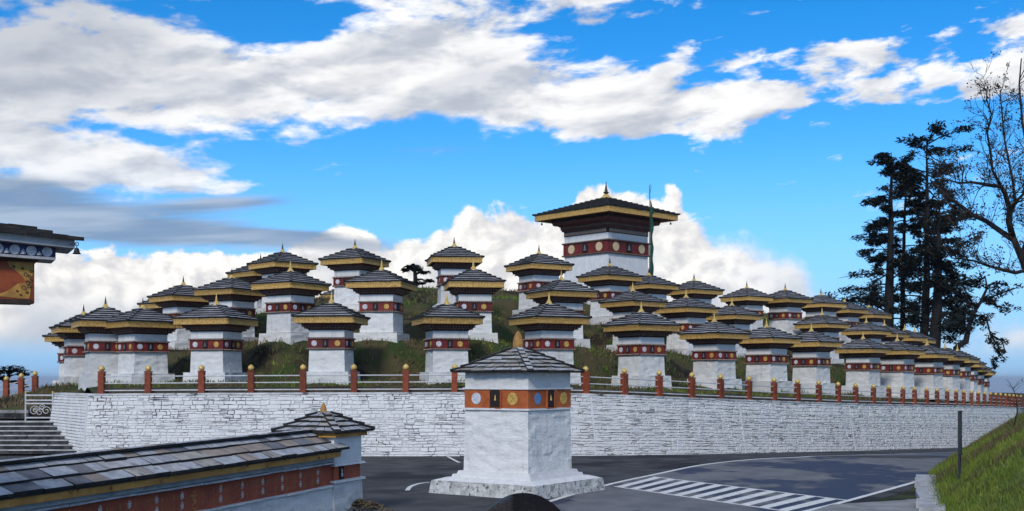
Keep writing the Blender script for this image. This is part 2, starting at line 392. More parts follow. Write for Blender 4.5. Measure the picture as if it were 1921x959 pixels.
# ------------------------------------------------------------------ where the chortens stand: tier, column, row of the eave, share of the left face
K1, K2, K3 = 9592.0, 14078.0, 18204.0
CH = [
 (1, 152, 634, .50, 'white chorten barely showing behind the leftmost one, lowest tier'),
 (1, 157, 617, .15, 'leftmost chorten in front, single white disc showing on its red band'),
 (1, 198, 607, .13, 'lowest tier chorten second from the left end of the terrace'),
 (1, 268, 604, .33, 'chorten behind the second railing post from the left, corner turned left'),
 (1, 406, 600, .62, 'lowest tier chorten behind the third and fourth railing posts from left'),
 (1, 622, 596, .80, 'chorten behind the fifth railing post, bright gilded eave facing forward'),
 (1, 838, 597.5, .20, 'chorten just left of the foreground shrine, facing nearly square on'),
 (1, 1030, 599, .36, 'chorten rising directly behind the foreground shrine roof'),
 (1, 1203, 613.5, .46, 'lowest tier chorten first to the right of the foreground shrine'),
 (1, 1340, 626, .55, 'lowest tier chorten second to the right of the foreground shrine'),
 (1, 1438, 635, .60, 'lowest tier chorten third to the right of the foreground shrine'),
 (1, 1522, 645, .63, 'lowest tier chorten fourth to the right of the foreground shrine'),
 (1, 1619, 654, .67, 'lowest tier chorten fifth to the right of the foreground shrine'),
 (1, 1683, 659, .67, 'lowest tier chorten sixth to the right of the foreground shrine'),
 (1, 1739, 664, .70, 'lowest tier chorten below the tall conifer trunks, seventh right of the shrine'),
 (1, 1773, 671, .74, 'lowest tier chorten overlapped by its left neighbour, sixth from right end'),
 (1, 1796, 676, .78, 'narrow slice of a lowest tier chorten, fifth from right end'),
 (1, 1812, 683, .82, 'narrow slice of a lowest tier chorten, fourth from right end'),
 (1, 1826, 692, .86, 'far lowest tier chorten, third from right end of the terrace'),
 (1, 1838, 700, .88, 'far lowest tier chorten, last at the right end of the terrace'),
 (2, 325, 571, .40, 'middle tier chorten with only its eave showing, leftmost of its tier'),
 (2, 344, 557, .36, 'middle tier chorten second from left, dark finial against the cloud'),
 (2, 435, 545, .50, 'middle tier chorten third from left, behind the fourth railing post'),
 (2, 545, 533, .50, 'middle tier chorten with high white plinth, corner pointing forward'),
 (2, 716, 533, .76, 'middle tier chorten on brown grass left of the small pine'),
 (2, 888, 534, .12, 'middle tier chorten facing right, above the left eave of the foreground shrine'),
 (2, 1053, 551, .38, 'middle tier chorten with wide plinth, straight above the foreground shrine'),
 (2, 1187, 567, .50, 'middle tier chorten first to the right below the great tower'),
 (2, 1287, 581, .52, 'middle tier chorten second to the right below the great tower'),
 (2, 1373, 594, .58, 'middle tier chorten third to the right below the great tower'),
 (2, 1542, 610, .60, 'middle tier chorten standing after the gap, right of the others'),
 (2, 1625, 621, .65, 'middle tier chorten roof to the left of the conifer trunks'),
 (2, 1659, 628, .65, 'middle tier chorten roof just under the leftmost conifer trunk'),
 (2, 1697, 634, .68, 'middle tier chorten roof between the conifer trunks'),
 (2, 1716, 639, .70, 'middle tier chorten roof last on the right under the conifers'),
 (3, 489, 514, .40, 'top tier chorten with half its roof showing, leftmost of its tier'),
 (3, 530, 496, .40, 'top tier chorten second from left on the skyline'),
 (3, 666, 490, .60, 'top tier chorten on the skyline left of the small pine'),
 (3, 852, 487.5, .10, 'top tier chorten on the skyline right of the small pine'),
 (3, 1011, 500, .38, 'top tier chorten immediately left of the great tower'),
 (3, 1144, 520, .50, 'top tier chorten in front of the great tower wall'),
 (3, 1217, 537, .50, 'top tier chorten at the foot of the green prayer flag'),
 (3, 1302, 546, .50, 'top tier chorten first on the skyline right of the prayer flag'),
 (3, 1401, 560, .50, 'top tier chorten second on the skyline right of the prayer flag'),
 (3, 1473, 564, .55, 'top tier chorten with its red band showing on the right skyline'),
 (3, 1540, 573, .55, 'top tier chorten fourth on the skyline right of the prayer flag'),
 (3, 1584, 583, .60, 'top tier chorten roof touching the left conifer branches'),
 (3, 1630, 593, .60, 'top tier chorten roof furthest right, half hidden under conifer branches'),
 (4, 650, 555, .50, 'distant chorten with a scrap of roof showing between two larger ones'),
]
chs = []
for tier, px, ye, t, lab in CH:
    d = {1: K1 / (780 - ye), 2: K2 / (780 - ye), 3: K3 / (780 - ye), 4: 86.0}[tier]
    e = at(px, ye, d); e.z -= 2.85
    a = math.atan2(1 - t, t)                     # cos a : sin a = t : 1 - t
    u = Vector((-e.x, -e.y)).normalized(); rt = Vector((-u.y, u.x))
    n_ = u * math.cos(a) - rt * math.sin(a)
    chs.append((tier, e, math.atan2(n_.x, -n_.y), lab))

# ------------------------------------------------------------------ the hill
ctrl = [(e.x, e.y, e.z + (0.0 if tier == 1 else 0.1)) for tier, e, rz, lab in chs]
S_END = arc[-1]
for s in np.arange(0, S_END, 1.5):
    x, y, zt, zb, nx_, ny_ = wall_at(s)
    ctrl.append((x - nx_ * 0.35, y - ny_ * 0.35, zt + 0.02)); ctrl.append((x - nx_ * 1.6, y - ny_ * 1.6, zt + 0.30))
for px, py, d in [(760, 541, 73), (800, 541, 74), (690, 560, 72), (960, 547, 74), (930, 560, 70), (560, 560, 74), (1437, 589, 92), (1510, 598, 96), (1330, 585, 90), (1586, 615, 100)]:
    p = at(px, py, d); ctrl.append((p.x, p.y, p.z))
for px, py, d in [(112, 721, 56.5), (60, 740, 57), (0, 750, 57), (-60, 757, 57), (-120, 760, 57), (75, 752, 54.5), (20, 765, 54.5)]:
    p = at(px, py, d); ctrl.append((p.x, p.y, p.z))
for x in (-21, -22.5, -24, -26, -30): ctrl.append((x, 52.4, 1.26))
for x in (4, 8, 12): ctrl += [(x, 80, 8.3), (x, 86, 8.3)]
for x in range(-40, 80, 8): ctrl += [(x, 112 + x * .35, 1.5), (x, 140 + x * .3, -8.0), (x, 170, -25)]
for x, y, z in [(-30, 62, .5), (-32, 75, -2), (-28, 72, 1.5), (-34, 90, -5), (-24, 85, 3), (-10, 95, 5), (38, 112, 3.6), (44, 118, 3.2)]: ctrl.append((x, y, z))
CT = np.array(ctrl)
def hillz(x, y):
    x = np.atleast_1d(np.asarray(x, float)); y = np.atleast_1d(np.asarray(y, float)); out = np.empty(len(x))
    for i in range(0, len(x), 4000):
        d2 = (x[i:i + 4000, None] - CT[None, :, 0]) ** 2 + (y[i:i + 4000, None] - CT[None, :, 1]) ** 2 + 0.02
        w = d2 ** -1.9; out[i:i + 4000] = (w * CT[None, :, 2]).sum(1) / w.sum(1)
    return out
def ywall(x):
    if x < wp3[0, 0]: return 51.4 if x < -19.6 else 47.8 + (wp3[0, 0] - x) / 1.5 * 3.2 + 0.35
    return float(np.interp(x, wp3[:, 0], wp3[:, 1])) + 0.35
xs = np.arange(-42, 62.01, 0.42); NR = 150
tt = np.linspace(0, 1, NR) ** 1.35
X = []; Y = []
for x in xs:
    y0 = ywall(x); yy = y0 + tt * (165 - y0); X += [x] * NR; Y += list(yy)
Z = hillz(X, Y)
Z = [z + 0.07 * mnoise.noise((x * .9, y * .9, 1.0)) + 0.22 * mnoise.noise((x * .33, y * .33, 5.0)) * min(1, max(0, (y - ywall(x) - 1.0) / 3)) for x, y, z in zip(X, Y, Z)]
mb = MB(); mb.add(list(zip(X, Y, Z)), [(i * NR + j, (i + 1) * NR + j, (i + 1) * NR + j + 1, i * NR + j + 1) for i in range(len(xs) - 1) for j in range(NR - 1)])
hill = tag(obj('hill', mb.mesh('hill', 'turf', True)), kind='structure')

# bank of grass on the right and the terrace the viewer stands on
TOE = np.array([(14, 9.3), (20, 9.4), (27.2, 9.75), (33, 11.7), (38, 13.6), (50, 19.2), (75, 31.5), (110, 52)])
def bankz(x, y):
    t = x - np.interp(y, TOE[:, 0], TOE[:, 1])
    if t < 0: return gz(y) - 0.06
    return gz(y) + min(0.60 * t, 0.25 * t + 1.1, 4.0) * (1 if t > 1 else t * .35 + .65)
bx_ = np.arange(0, 14.01, 0.25); by_ = np.concatenate([np.arange(12, 46, 0.3), np.arange(46, 105, 1.2)])
mb = MB(); vs = []
for y in by_:
    for t in bx_:
        x = np.interp(y, TOE[:, 0], TOE[:, 1]) - 0.15 + t
        vs.append((x, y, bankz(x, y) + 0.05 * mnoise.noise((x * 1.3, y * 1.3, 0)) * min(1, t)))
nb_ = len(bx_)
mb.add(vs, [(j * nb_ + i, j * nb_ + i + 1, (j + 1) * nb_ + i + 1, (j + 1) * nb_ + i) for j in range(len(by_) - 1) for i in range(nb_ - 1)])
bank_o = tag(obj('grass_bank', mb.mesh('grass_bank', 'turf_near', True)), kind='structure')
mb = MB(); mb.hexa([(-5, -6, -.2), (7, -6, -.2), (7, 7.5, -.2), (-5, 7.5, -.2)], [(-5, -6, 1.22), (7, -6, 1.22), (7, 4.5, 1.22), (-5, 4.5, 1.22)])
tag(obj('viewing_terrace', mb.mesh('terrace', 'concrete')), kind='structure')

# ground sheet, asphalt, markings
def sheet(name, rows, m, kind='structure'):
    """rows of points, each row left to right"""
    mb = MB(); n = len(rows[0]); mb.add([p for r in rows for p in r], [(j * n + i, j * n + i + 1, (j + 1) * n + i + 1, (j + 1) * n + i) for j in range(len(rows) - 1) for i in range(n - 1)])
    return tag(obj(name, mb.mesh(name, m)), kind=kind)
def fallz(x, y):
    if y <= 46.5: z = -0.012
    else: z = gz(y) - 0.012
    r = math.hypot(x, y - 60)
    if r > 150: z = -4 - (r - 150) * .35
    if y > 105: z = min(z, gz(105) - (y - 105) * .3)
    return max(z, -900)
gx = [-30000, -8000, -2000, -600, -250, -140, -80, -45, -30, -15, 0, 15, 30, 45, 80, 140, 250, 600, 2000, 8000, 30000]
gy = [-3000, -600, -150, -60, -20, 0, 20, 40, 46.5, 60, 80, 105, 140, 200, 350, 700, 1500, 3000, 8000, 30000]
sheet('ground', [[(x, y, fallz(x, y)) for x in gx] for y in gy], 'ground')
lotrows = []
for y in [2, 10, 20, 30, 40, 46.5, 48.6]:
    lotrows.append([(x, y, gz(y) - 0.004) for x in (-30, -18, -6, 6, 12, 24)])
for y in [60, 75, 90, 104]:
    lotrows.append([(x + (y - 48.6) * .62, y, gz(y) - 0.004) for x in (-30, -18, -6, 6, 12, 24)])
sheet('parking_lot', lotrows, 'lot_asphalt')
# the road: left edge under the white line, right edge at the toe of the bank
LE = [(860, 1000), (960, 962), (1030, 941), (1090, 923), (1155, 906), (1230, 890), (1320, 872), (1420, 861.5), (1520, 856.5), (1620, 853.4), (1700, 851.2), (1760, 849.6), (1800, 848)]
RE = [(1380, 1000), (1500, 962), (1570, 945), (1640, 926), (1690, 912), (1740, 898), (1772, 884), (1800, 872), (1824, 864), (1846, 858.5), (1862, 855), (1880, 852), (1895, 849.5)]
rows = []
for a, b in zip(LE, RE):
    p, q = G(*a, 0.0), G(*b, 0.0)
    r = []
    for i in range(7):
        v = p.lerp(q, i / 6); v.z = gz(v.y) + 0.0; r.append(v)
    rows.append(r)
sheet('road', rows, 'asphalt')
def stripe(mb, pts, w, lift=0.004, taper=None):
    P = [Vector((p.x, p.y, 0)) for p in pts]; k = len(P); vs = []
    for i in range(k):
        d = (P[min(i + 1, k - 1)] - P[max(i - 1, 0)]).normalized(); n_ = Vector((-d.y, d.x, 0)) * w / 2
        for q in (P[i] - n_, P[i] + n_): vs.append((q.x, q.y, gz(q.y) + lift))
    mb.add(vs, [(2 * i, 2 * i + 2, 2 * i + 3, 2 * i + 1) for i in range(k - 1)])
def dense(pts, n=8):
    P = [G(*p) for p in pts]; out = []
    for i in range(len(P) - 1):
        p0, p1, p2, p3 = P[max(i - 1, 0)], P[i], P[i + 1], P[min(i + 2, len(P) - 1)]
        for k in range(n):
            t = k / n
            out.append(0.5 * ((2 * p1) + (p2 - p0) * t + (2 * p0 - 5 * p1 + 4 * p2 - p3) * t * t + (3 * p1 - p0 - 3 * p2 + p3) * t ** 3))
    return out + [P[-1]]
mb = MB(); stripe(mb, dense(LE[1:]), 0.17); tag(obj('edge_line', mb.mesh('edge_line', 'road_paint')), kind='structure')
mb = MB(); stripe(mb, dense(RE[1:6]), 0.17); tag(obj('edge_line', mb.mesh('edge_line', 'road_paint')), kind='structure')
mb = MB(); stripe(mb, dense([(764, 920), (770, 913), (785, 907.5), (806, 904.5)]), 0.13, 0.0); tag(obj('bay_line', mb.mesh('bay_line', 'road_paint')), kind='structure')
mb = MB(); stripe(mb, dense([(640, 936), (662, 939), (686, 944)]), 0.12, 0.0); tag(obj('bay_line', mb.mesh('bay_line', 'road_paint')), kind='structure')
mb = MB(); stripe(mb, dense([(838, 856), (850, 862), (862, 868)]), 0.12, 0.0); tag(obj('bay_line', mb.mesh('bay_line', 'road_paint')), kind='structure')
zc = empty('zebra_crossing', (0, 0, 0)); tag(zc, kind='structure')
ZA, ZB, ZC, ZD = G(1226, 894.5), G(1588, 938.5), G(1490, 962), G(1152, 913)
def zq(u, v, lift): 
    p = ZA.lerp(ZB, u).lerp(ZD.lerp(ZC, u), v); return (p.x, p.y, gz(p.y) + lift)
for a, b in ((-0.012, 0.028), (0.972, 1.012)):
    mb = MB(); mb.add([zq(i / 10, v, 0.005) for i in range(11) for v in (a, b)], [(2 * i, 2 * i + 1, 2 * i + 3, 2 * i + 2) for i in range(10)])
    obj('border_line', mb.mesh('border_line', 'road_paint'), zc)
NZ = 11
for i in range(NZ):
    u0 = (i + .10) / NZ; u1 = (i + .60) / NZ
    mb = MB(); mb.add([zq(u0, .03, .005), zq(u1, .03, .005), zq(u1, .97, .005), zq(u0, .97, .005)], [(3, 2, 1, 0)])
    obj('stripe', mb.mesh('stripe', 'road_paint'), zc)
# concrete apron, ditch and flat kerb stones beside the bank
mb = MB(); P = [G(1560, 947), G(1700, 938), G(1742, 905), G(1760, 905), G(1768, 962), G(1470, 975)]
mb.add([(p.x, p.y, 0.006) for p in P], [tuple(range(6))[::-1]]); tag(obj('apron', mb.mesh('apron', 'concrete')), kind='structure')
kerb = empty('stone_kerb', G(1745, 930)); tag(kerb, 'pale flat kerb stones at the foot of the grass bank', 'kerb')
k0, k1 = G(1738, 899), G(1752, 965)
for i in range(9):
    p = k0.lerp(k1, (i + .5) / 9) - kerb.location; d = (k1 - k0)
    mb = MB(); mb.box((p.x + random.uniform(-.04, .04), p.y, .07), (.62 + random.uniform(-.06, .06), d.length / 9 * .94, .15), rz=math.atan2(d.y, d.x) - math.pi / 2 + random.uniform(-.05, .05))
    obj('kerb_stone', mb.mesh('kerb_stone', 'hip_stone'), kerb)
mb = MB(); P = [G(1640, 940), G(1700, 922), G(1736, 904), G(1736, 936)]
mb.add([(p.x, p.y, 0.010) for p in P], [(3, 2, 1, 0)]); tag(obj('verge', mb.mesh('verge', 'turf')), kind='structure')

# far hills below the pass
def ridge(name, y0, y1, zc_, amp, seed):
    mb = MB(); vs = []; nx_ = 120; ny_ = 6
    for j in range(ny_ + 1):
        for i in range(nx_ + 1):
            x = -y1 * .9 + 1.8 * y1 * i / nx_; y = y0 + (y1 - y0) * j / ny_
            z = -900 + (900 + zc_ + amp * mnoise.fractal((x / y1 * 3.2, seed, j * .13), 1.0, 2.0, 5)) * (math.sin(math.pi * min(1, (j + .3) / ny_ * .9)))
            vs.append((x, y, z))
    mb.add(vs, [(j * (nx_ + 1) + i, j * (nx_ + 1) + i + 1, (j + 1) * (nx_ + 1) + i + 1, (j + 1) * (nx_ + 1) + i) for j in range(ny_) for i in range(nx_)])
    tag(obj(name, mb.mesh(name, 'far_hill', True)), kind='structure')
ridge('far_ridge', 9000, 13000, -190, 200, 2.0)
ridge('far_mountains', 17000, 24000, -160, 180, 7.0)

# ------------------------------------------------------------------ retaining wall of whitewashed stones
wall = empty('retaining_wall', (wp3[3][0], wp3[3][1], 0)); tag(wall, 'long curved whitewashed stone retaining wall below the railing', 'wall')
def wpt(s, h, o=0.0):                            # h from foot 0 to top 1, o outwards
    x, y, zt, zb, nx_, ny_ = wall_at(s); f = BATTER * (1 - h) + o
    z = (zb - 0.05) * (1 - h) + zt * h
    return Vector((x + nx_ * f, y + ny_ * f, z)) - wall.location
seams = [px_to_s(p) for p in (640, 1108, 1385, 1592, 1735)]
mb = MB(); ss = np.arange(0, S_END + .01, .8)
mb.add([wpt(s, h) for s in ss for h in (0, .5, 1)] + [wpt(s, 1, -.5) for s in ss], [])
n = len(ss); mb.f += [(3 * i + k, 3 * i + 3 + k, 3 * i + 4 + k, 3 * i + 1 + k) for i in range(n - 1) for k in (0, 1)]
mb.m += [0] * (2 * (n - 1)); obj('core', mb.mesh('wall_core', 'wall_joint'), wall)
stones = []; rs = random.Random(11)
s_lim = px_to_s(1905); NCO = 20
cw = [rs.uniform(.65, 1.35) for _ in range(NCO)]; hb_ = [0] + [sum(cw[:i + 1]) / sum(cw) for i in range(NCO)]
def hline(j, s):
    if j == 0: return 0.0
    if j == NCO: return 1.0
    return hb_[j] + .016 * mnoise.noise((s * .8, j * 3.7, 0)) + .010 * mnoise.noise((s * 2.3, j * 5.1, 4))
for j in range(NCO):
    s = rs.uniform(-.3, 0)
    while s < s_lim:
        w = rs.uniform(.15, .44) * (1.0 if rs.random() > .2 else 1.6); s1 = s + w
        for q in seams:
            if s < q < s1: s1 = q - .02; break
        a = max(s, 0.02)
        if s1 - a > .07:
            mid_ = rs.uniform(.38, .62); tl = rs.uniform(-.12, .12)
            parts_ = [(0, 1)] if rs.random() > .2 or s1 - a > .7 else [(0, mid_), (mid_, 1)]
            for f0, f1 in parts_:
                def hh(x, f): 
                    e = 0 if f in (0, 1) else tl * (x - (a + s1) / 2)
                    lo_, hi_ = hline(j, x), hline(j + 1, x); return lo_ + (hi_ - lo_) * (f + e)
                g = .002 + (rs.random() < .14) * .014; gh = .0016 + (rs.random() < .28) * .0042
                sk0, sk1 = rs.uniform(-.05, .05), rs.uniform(-.05, .05); xm = (a + s1) / 2 + rs.uniform(-.05, .05)
                wb = lambda k_=.006: rs.uniform(-k_, k_)
                c = [(a + g + (sk0 if f0 == 0 else 0) * .4, hh(a, f0) + gh + wb()), (xm, hh(xm, f0) + gh + wb(.004)), (s1 - g + sk1 * .4, hh(s1, f0) + gh + wb()),
                     (s1 - g - sk1 * .3, hh(s1, f1) - gh + wb()), (xm + wb(.03), hh(xm, f1) - gh + wb(.004)), (a + g - sk0 * .3, hh(a, f1) - gh + wb())]
                dep = rs.uniform(.016, .042); cs = sum(p[0] for p in c) / 6; chh = sum(p[1] for p in c) / 6
                back = [wpt(p[0], min(1, max(0, p[1])), -.01) for p in c]
                front = [wpt(p[0] - math.copysign(min(.016, abs(p[0] - cs) * .4), p[0] - cs), min(1, max(0, p[1])) - math.copysign(.0045, p[1] - chh), dep * rs.uniform(.8, 1.15)) for p in c]
                mid = wpt(cs, chh, dep * 1.05); d = mid.y + wall.location.y
                stones.append((((s1 - a) * (hb_[j + 1] - hb_[j]) * (f1 - f0)) / d ** 2 * (1.0 if mid.x < 4 else .6), back, front + [mid]))
        s = s1 if s1 > s else s + .05
stones.sort(key=lambda q: -q[0])
FS = [(0, 1, 5, 4), (1, 2, 6, 5), (2, 3, 7, 6), (3, 0, 4, 7), (4, 5, 6, 7)]
FW = [(i, (i + 1) % 6, 6 + (i + 1) % 6, 6 + i) for i in range(6)] + [(6 + i, 6 + (i + 1) % 6, 12) for i in range(6)]
for _, b, f in stones[:300]:
    mb = MB(); mb.add(b + f, FW); obj('stone', mb.mesh('stone', 'wall_stone'), wall)
mb = MB()
for _, b, f in stones[300:]: mb.add(b + f, FW)
tag(obj('smaller_stones', mb.mesh('smaller_stones', 'wall_stone'), wall), kind='stuff')
for q in seams[:4]:                                  # straight plastered joints between wall bays
    mb = MB(); mb.hexa([wpt(q - .035, 0, -.02), wpt(q + .035, 0, -.02), wpt(q + .035, 0, .032), wpt(q - .035, 0, .032)][::-1], [wpt(q - .035, 1, -.02), wpt(q + .035, 1, -.02), wpt(q + .035, 1, .032), wpt(q - .035, 1, .032)][::-1])
    obj('bay_joint', mb.mesh('bay_joint', 'wall_stone'), wall)
mb = MB(); k = 0                                      # coping and dark kerb of soil behind it
vs = []
for s in ss:
    x, y, zt, zb, nx_, ny_ = wall_at(s)
    for o, h in ((.06, -.03), (.06, .045), (-.42, .05), (-.42, -.1)):
        vs.append((x + nx_ * o - wall.location.x, y + ny_ * o - wall.location.y, zt + h + .01 * mnoise.noise((s * 1.7, o, 0))))
mb.add(vs, [(4 * i + k, 4 * i + 4 + k, 4 * i + 5 + k, 4 * i + 1 + k) for i in range(n - 1) for k in range(3)])
obj('coping', mb.mesh('coping', 'coping'), wall)
mb = MB(); vs = []
for s in np.arange(0, S_END, .35):
    x, y, zt, zb, nx_, ny_ = wall_at(s)
    for o, h in ((-.40, .0), (-.46, .17), (-.75, .24), (-1.1, .1)):
        vs.append((x + nx_ * o, y + ny_ * o, zt + h + (.05 * mnoise.noise((s * 1.1, o, 3)) if h else 0)))
m_ = len(vs) // 4
mb.add(vs, [(4 * i + k, 4 * i + 4 + k, 4 * i + 5 + k, 4 * i + 1 + k) for i in range(m_ - 1) for k in range(3)])
tag(obj('soil_edge', mb.mesh('soil_edge', 'soil')), kind='structure')
# left return of the wall beside the steps
A0 = Vector((wp3[0][0], wp3[0][1], 0)); A1 = at(101, 742, 51.4); zt0 = wp3[0][2]
RN = Vector((-(A1.y - A0.y), A1.x - A0.x, 0)).normalized()
if RN.y > 0: RN = -RN
def ret(u, h, o=0.0):
    b0 = wpt(0, h) + wall.location; b1 = Vector((A1.x, A1.y, 0)) + RN * (BATTER * (1 - h) * .8); b1.z = -.05 * (1 - h) + zt0 * h
    return b0.lerp(b1, u) + RN * o - wall.location
mb = MB(); mb.add([ret(u, h) for u in (0, 1) for h in (0, 1)], [(0, 1, 3, 2)]); obj('return_core', mb.mesh('return_core', 'wall_joint'), wall)
mb = MB()
for j in range(NCO):
    u = 0
    while u < 1:
        u1 = min(1, u + rs.uniform(.09, .22)); h0, h1 = j / NCO + .004, (j + 1) / NCO - .003
        c = [(u + .004, h0), (u1 - .004, h0), (u1 - .004, h1), (u + .004, h1)]; dd = rs.uniform(.02, .04)
        mb.add([ret(p, q, -.01) for p, q in c] + [ret(p, q, dd) for p, q in [(u + .009, h0 + .005), (u1 - .009, h0 + .005), (u1 - .009, h1 - .005), (u + .009, h1 - .005)]], FS)
        u = u1
tag(obj('return_stones', mb.mesh('return_stones', 'wall_stone'), wall), kind='stuff')
mb = MB(); mb.hexa([ret(-.01, 0, -.05), ret(-.01, 0, .03), ret(.015, 0, .03), ret(.015, 0, -.05)], [ret(-.01, 1, -.05), ret(-.01, 1, .03), ret(.015, 1, .03), ret(.015, 1, -.05)])
obj('corner_joint', mb.mesh('corner_joint', 'whitewash_smooth'), wall)
mb = MB(); p, q = ret(0, 1), ret(1, 1); o1, o2 = ret(0, 1, .06), ret(1, 1, .06); i1, i2 = ret(0, 1, -.45), ret(1, 1, -.45)
mb.hexa([v - Vector((0, 0, .03)) for v in (o1, i1, i2, o2)], [v + Vector((0, 0, .05)) for v in (o1, i1, i2, o2)]); obj('return_coping', mb.mesh('return_coping', 'coping'), wall)

# ------------------------------------------------------------------ railing on the wall
rail = empty('terrace_railing', (wp3[3][0], wp3[3][1], wp3[3][2])); tag(rail, 'railing of rust red posts with gilt balls and white rails along the wall', 'railing')
mb = MB(); mb.box((0, 0, .40), (.24, .24, .94)); mb.box((0, 0, .90), (.27, .27, .05)); post_me = mb.mesh('post', 'post_paint')
mb = MB(); mb.lathe([(.05, .0), (.10, .03), (.125, .09), (.12, .15), (.085, .20), (.035, .235), (.01, .25)], 12); ball_me = mb.mesh('ball', 'gold', True)
posts = [187, 275, 376, 469, 567, 663, 760, 852, 940, 1024, 1103, 1177, 1243, 1304, 1359, 1411, 1459, 1503, 1543, 1579, 1612, 1644, 1674, 1699, 1722, 1744, 1764, 1782, 1799, 1813.5, 1827, 1840, 1852, 1863, 1873, 1882, 1890.5, 1898, 1905, 1912, 1919]
pp = []
for px in posts:
    s = px_to_s(px); x, y, zt, zb, nx_, ny_ = wall_at(s)
    L_ = Vector((x - nx_ * .2, y - ny_ * .2, zt + .03)) - rail.location; rz = math.atan2(ny_, nx_) + math.pi / 2
    p = obj('post', post_me, rail, L_, rz + random.uniform(-.03, .03)); p.rotation_euler = (random.uniform(-.02, .02), random.uniform(-.02, .02), p.rotation_euler[2]); obj('ball', ball_me, p, (0, 0, .92)); pp.append(L_)
pp = [wpt(0.15, 1, -.2) + wall.location - rail.location + Vector((0, 0, .03))] + pp
for h in (.14, .43, .71):
    for a, b in zip(pp[1:], pp[2:]):
        mb = MB(); mb.tube([a + Vector((0, 0, h)), b + Vector((0, 0, h))], .026, 6); obj('rail', mb.mesh('rail', 'rail_white'), rail)
lr = empty('left_railing', at(40, 745, 58)); tag(lr, 'short run of rust red posts on the grass slope at far left', 'railing')
prev = None
for px, py in [(-16, 768), (12, 757), (40, 748), (66, 739)]:
    d = 57.5; L_ = at(px, py, d); L_.z = float(hillz([L_.x], [L_.y])[0]) - .02; L_ -= lr.location
    p = obj('post', post_me, lr, L_); obj('ball', ball_me, p, (0, 0, .92))
    if prev is not None:
        for h in (.2, .5, .75):
            mb = MB(); mb.tube([prev + Vector((0, 0, h)), L_ + Vector((0, 0, h))], .024, 6); obj('rail', mb.mesh('rail', 'rail_white'), lr)
    prev = L_

# ------------------------------------------------------------------ steps and gate on the left
st_ = empty('stone_steps', (-21, 48, 0)); tag(st_, 'dark stone steps with pale nosings climbing at the left end of the wall', 'steps')
NS = 7
for i in range(NS):
    z = (i + 1) * .177; y0 = 48.0 + i * .46
    xr = A0.x + (A1.x - A0.x) * min(1, max(0, (y0 - 47.8) / (A1.y - 47.8))) + .15
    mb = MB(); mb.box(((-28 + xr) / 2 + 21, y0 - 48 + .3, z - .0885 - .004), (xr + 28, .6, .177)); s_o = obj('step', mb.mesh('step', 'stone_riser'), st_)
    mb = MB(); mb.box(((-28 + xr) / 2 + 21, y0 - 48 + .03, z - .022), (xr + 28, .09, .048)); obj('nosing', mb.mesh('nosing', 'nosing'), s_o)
mb = MB(); mb.box((-24.2, 52.2, 1.10), (9.2, 1.9, .30)); tag(obj('landing', mb.mesh('landing', 'concrete')), kind='structure')
lw = empty('low_stone_wall', at(20, 785, 53)); tag(lw, 'low dark dry stone wall on the landing at the far left', 'wall')
for j in range(3):
    x = -26.0
    while x < -22.05:
        w = random.uniform(.3, .6); mb = MB(); mb.box((x + w / 2 - lw.location.x, 53.0 - lw.location.y + random.uniform(-.03, .03), 1.30 + j * .15 - lw.location.z), (w * .96, .35, .14), rz=random.uniform(-.03, .03))
        obj('stone', mb.mesh('low_stone', 'stone_riser' if j < 2 else 'stone_tread'), lw); x += w
gp0, gp1 = at(48, 788, 51.2), at(99, 788, 51.2)
gate = empty('metal_gate', gp0); tag(gate, 'white metal gate with scrollwork at the top of the steps', 'gate')
gw = (gp1 - gp0).x; gh = 1.12
for x in (0, gw):
    mb = MB(); mb.tube([(x, 0, -.04), (x, 0, gh + .04)], .035, 8); g_ = obj('gate_post', mb.mesh('gate_post', 'metal_white'), gate)
    mb = MB(); mb.lathe([(.03, 0), (.045, .03), (.012, .12)], 8, (x, 0, gh + .04)); obj('tip', mb.mesh('tip', 'gold'), g_)
for z in (.10, .72, .86, 1.08):
    mb = MB(); mb.box((gw / 2, 0, z), (gw, .045, .06)); obj('gate_rail', mb.mesh('gate_rail', 'metal_white'), gate)
for cx_, cz_, r0 in ((.38, .40, .24), (.62, .33, .17), (.72, .55, .14), (.42, .42, .12), (.9, .40, .2)):
    mb = MB(); mb.tube([(cx_ + r0 * (1 - k / 26) * math.cos(k * .42), 0, cz_ + r0 * (1 - k / 26) * math.sin(k * .42)) for k in range(22)], .016, 5)
    obj('scroll', mb.mesh('scroll', 'metal_white'), gate)

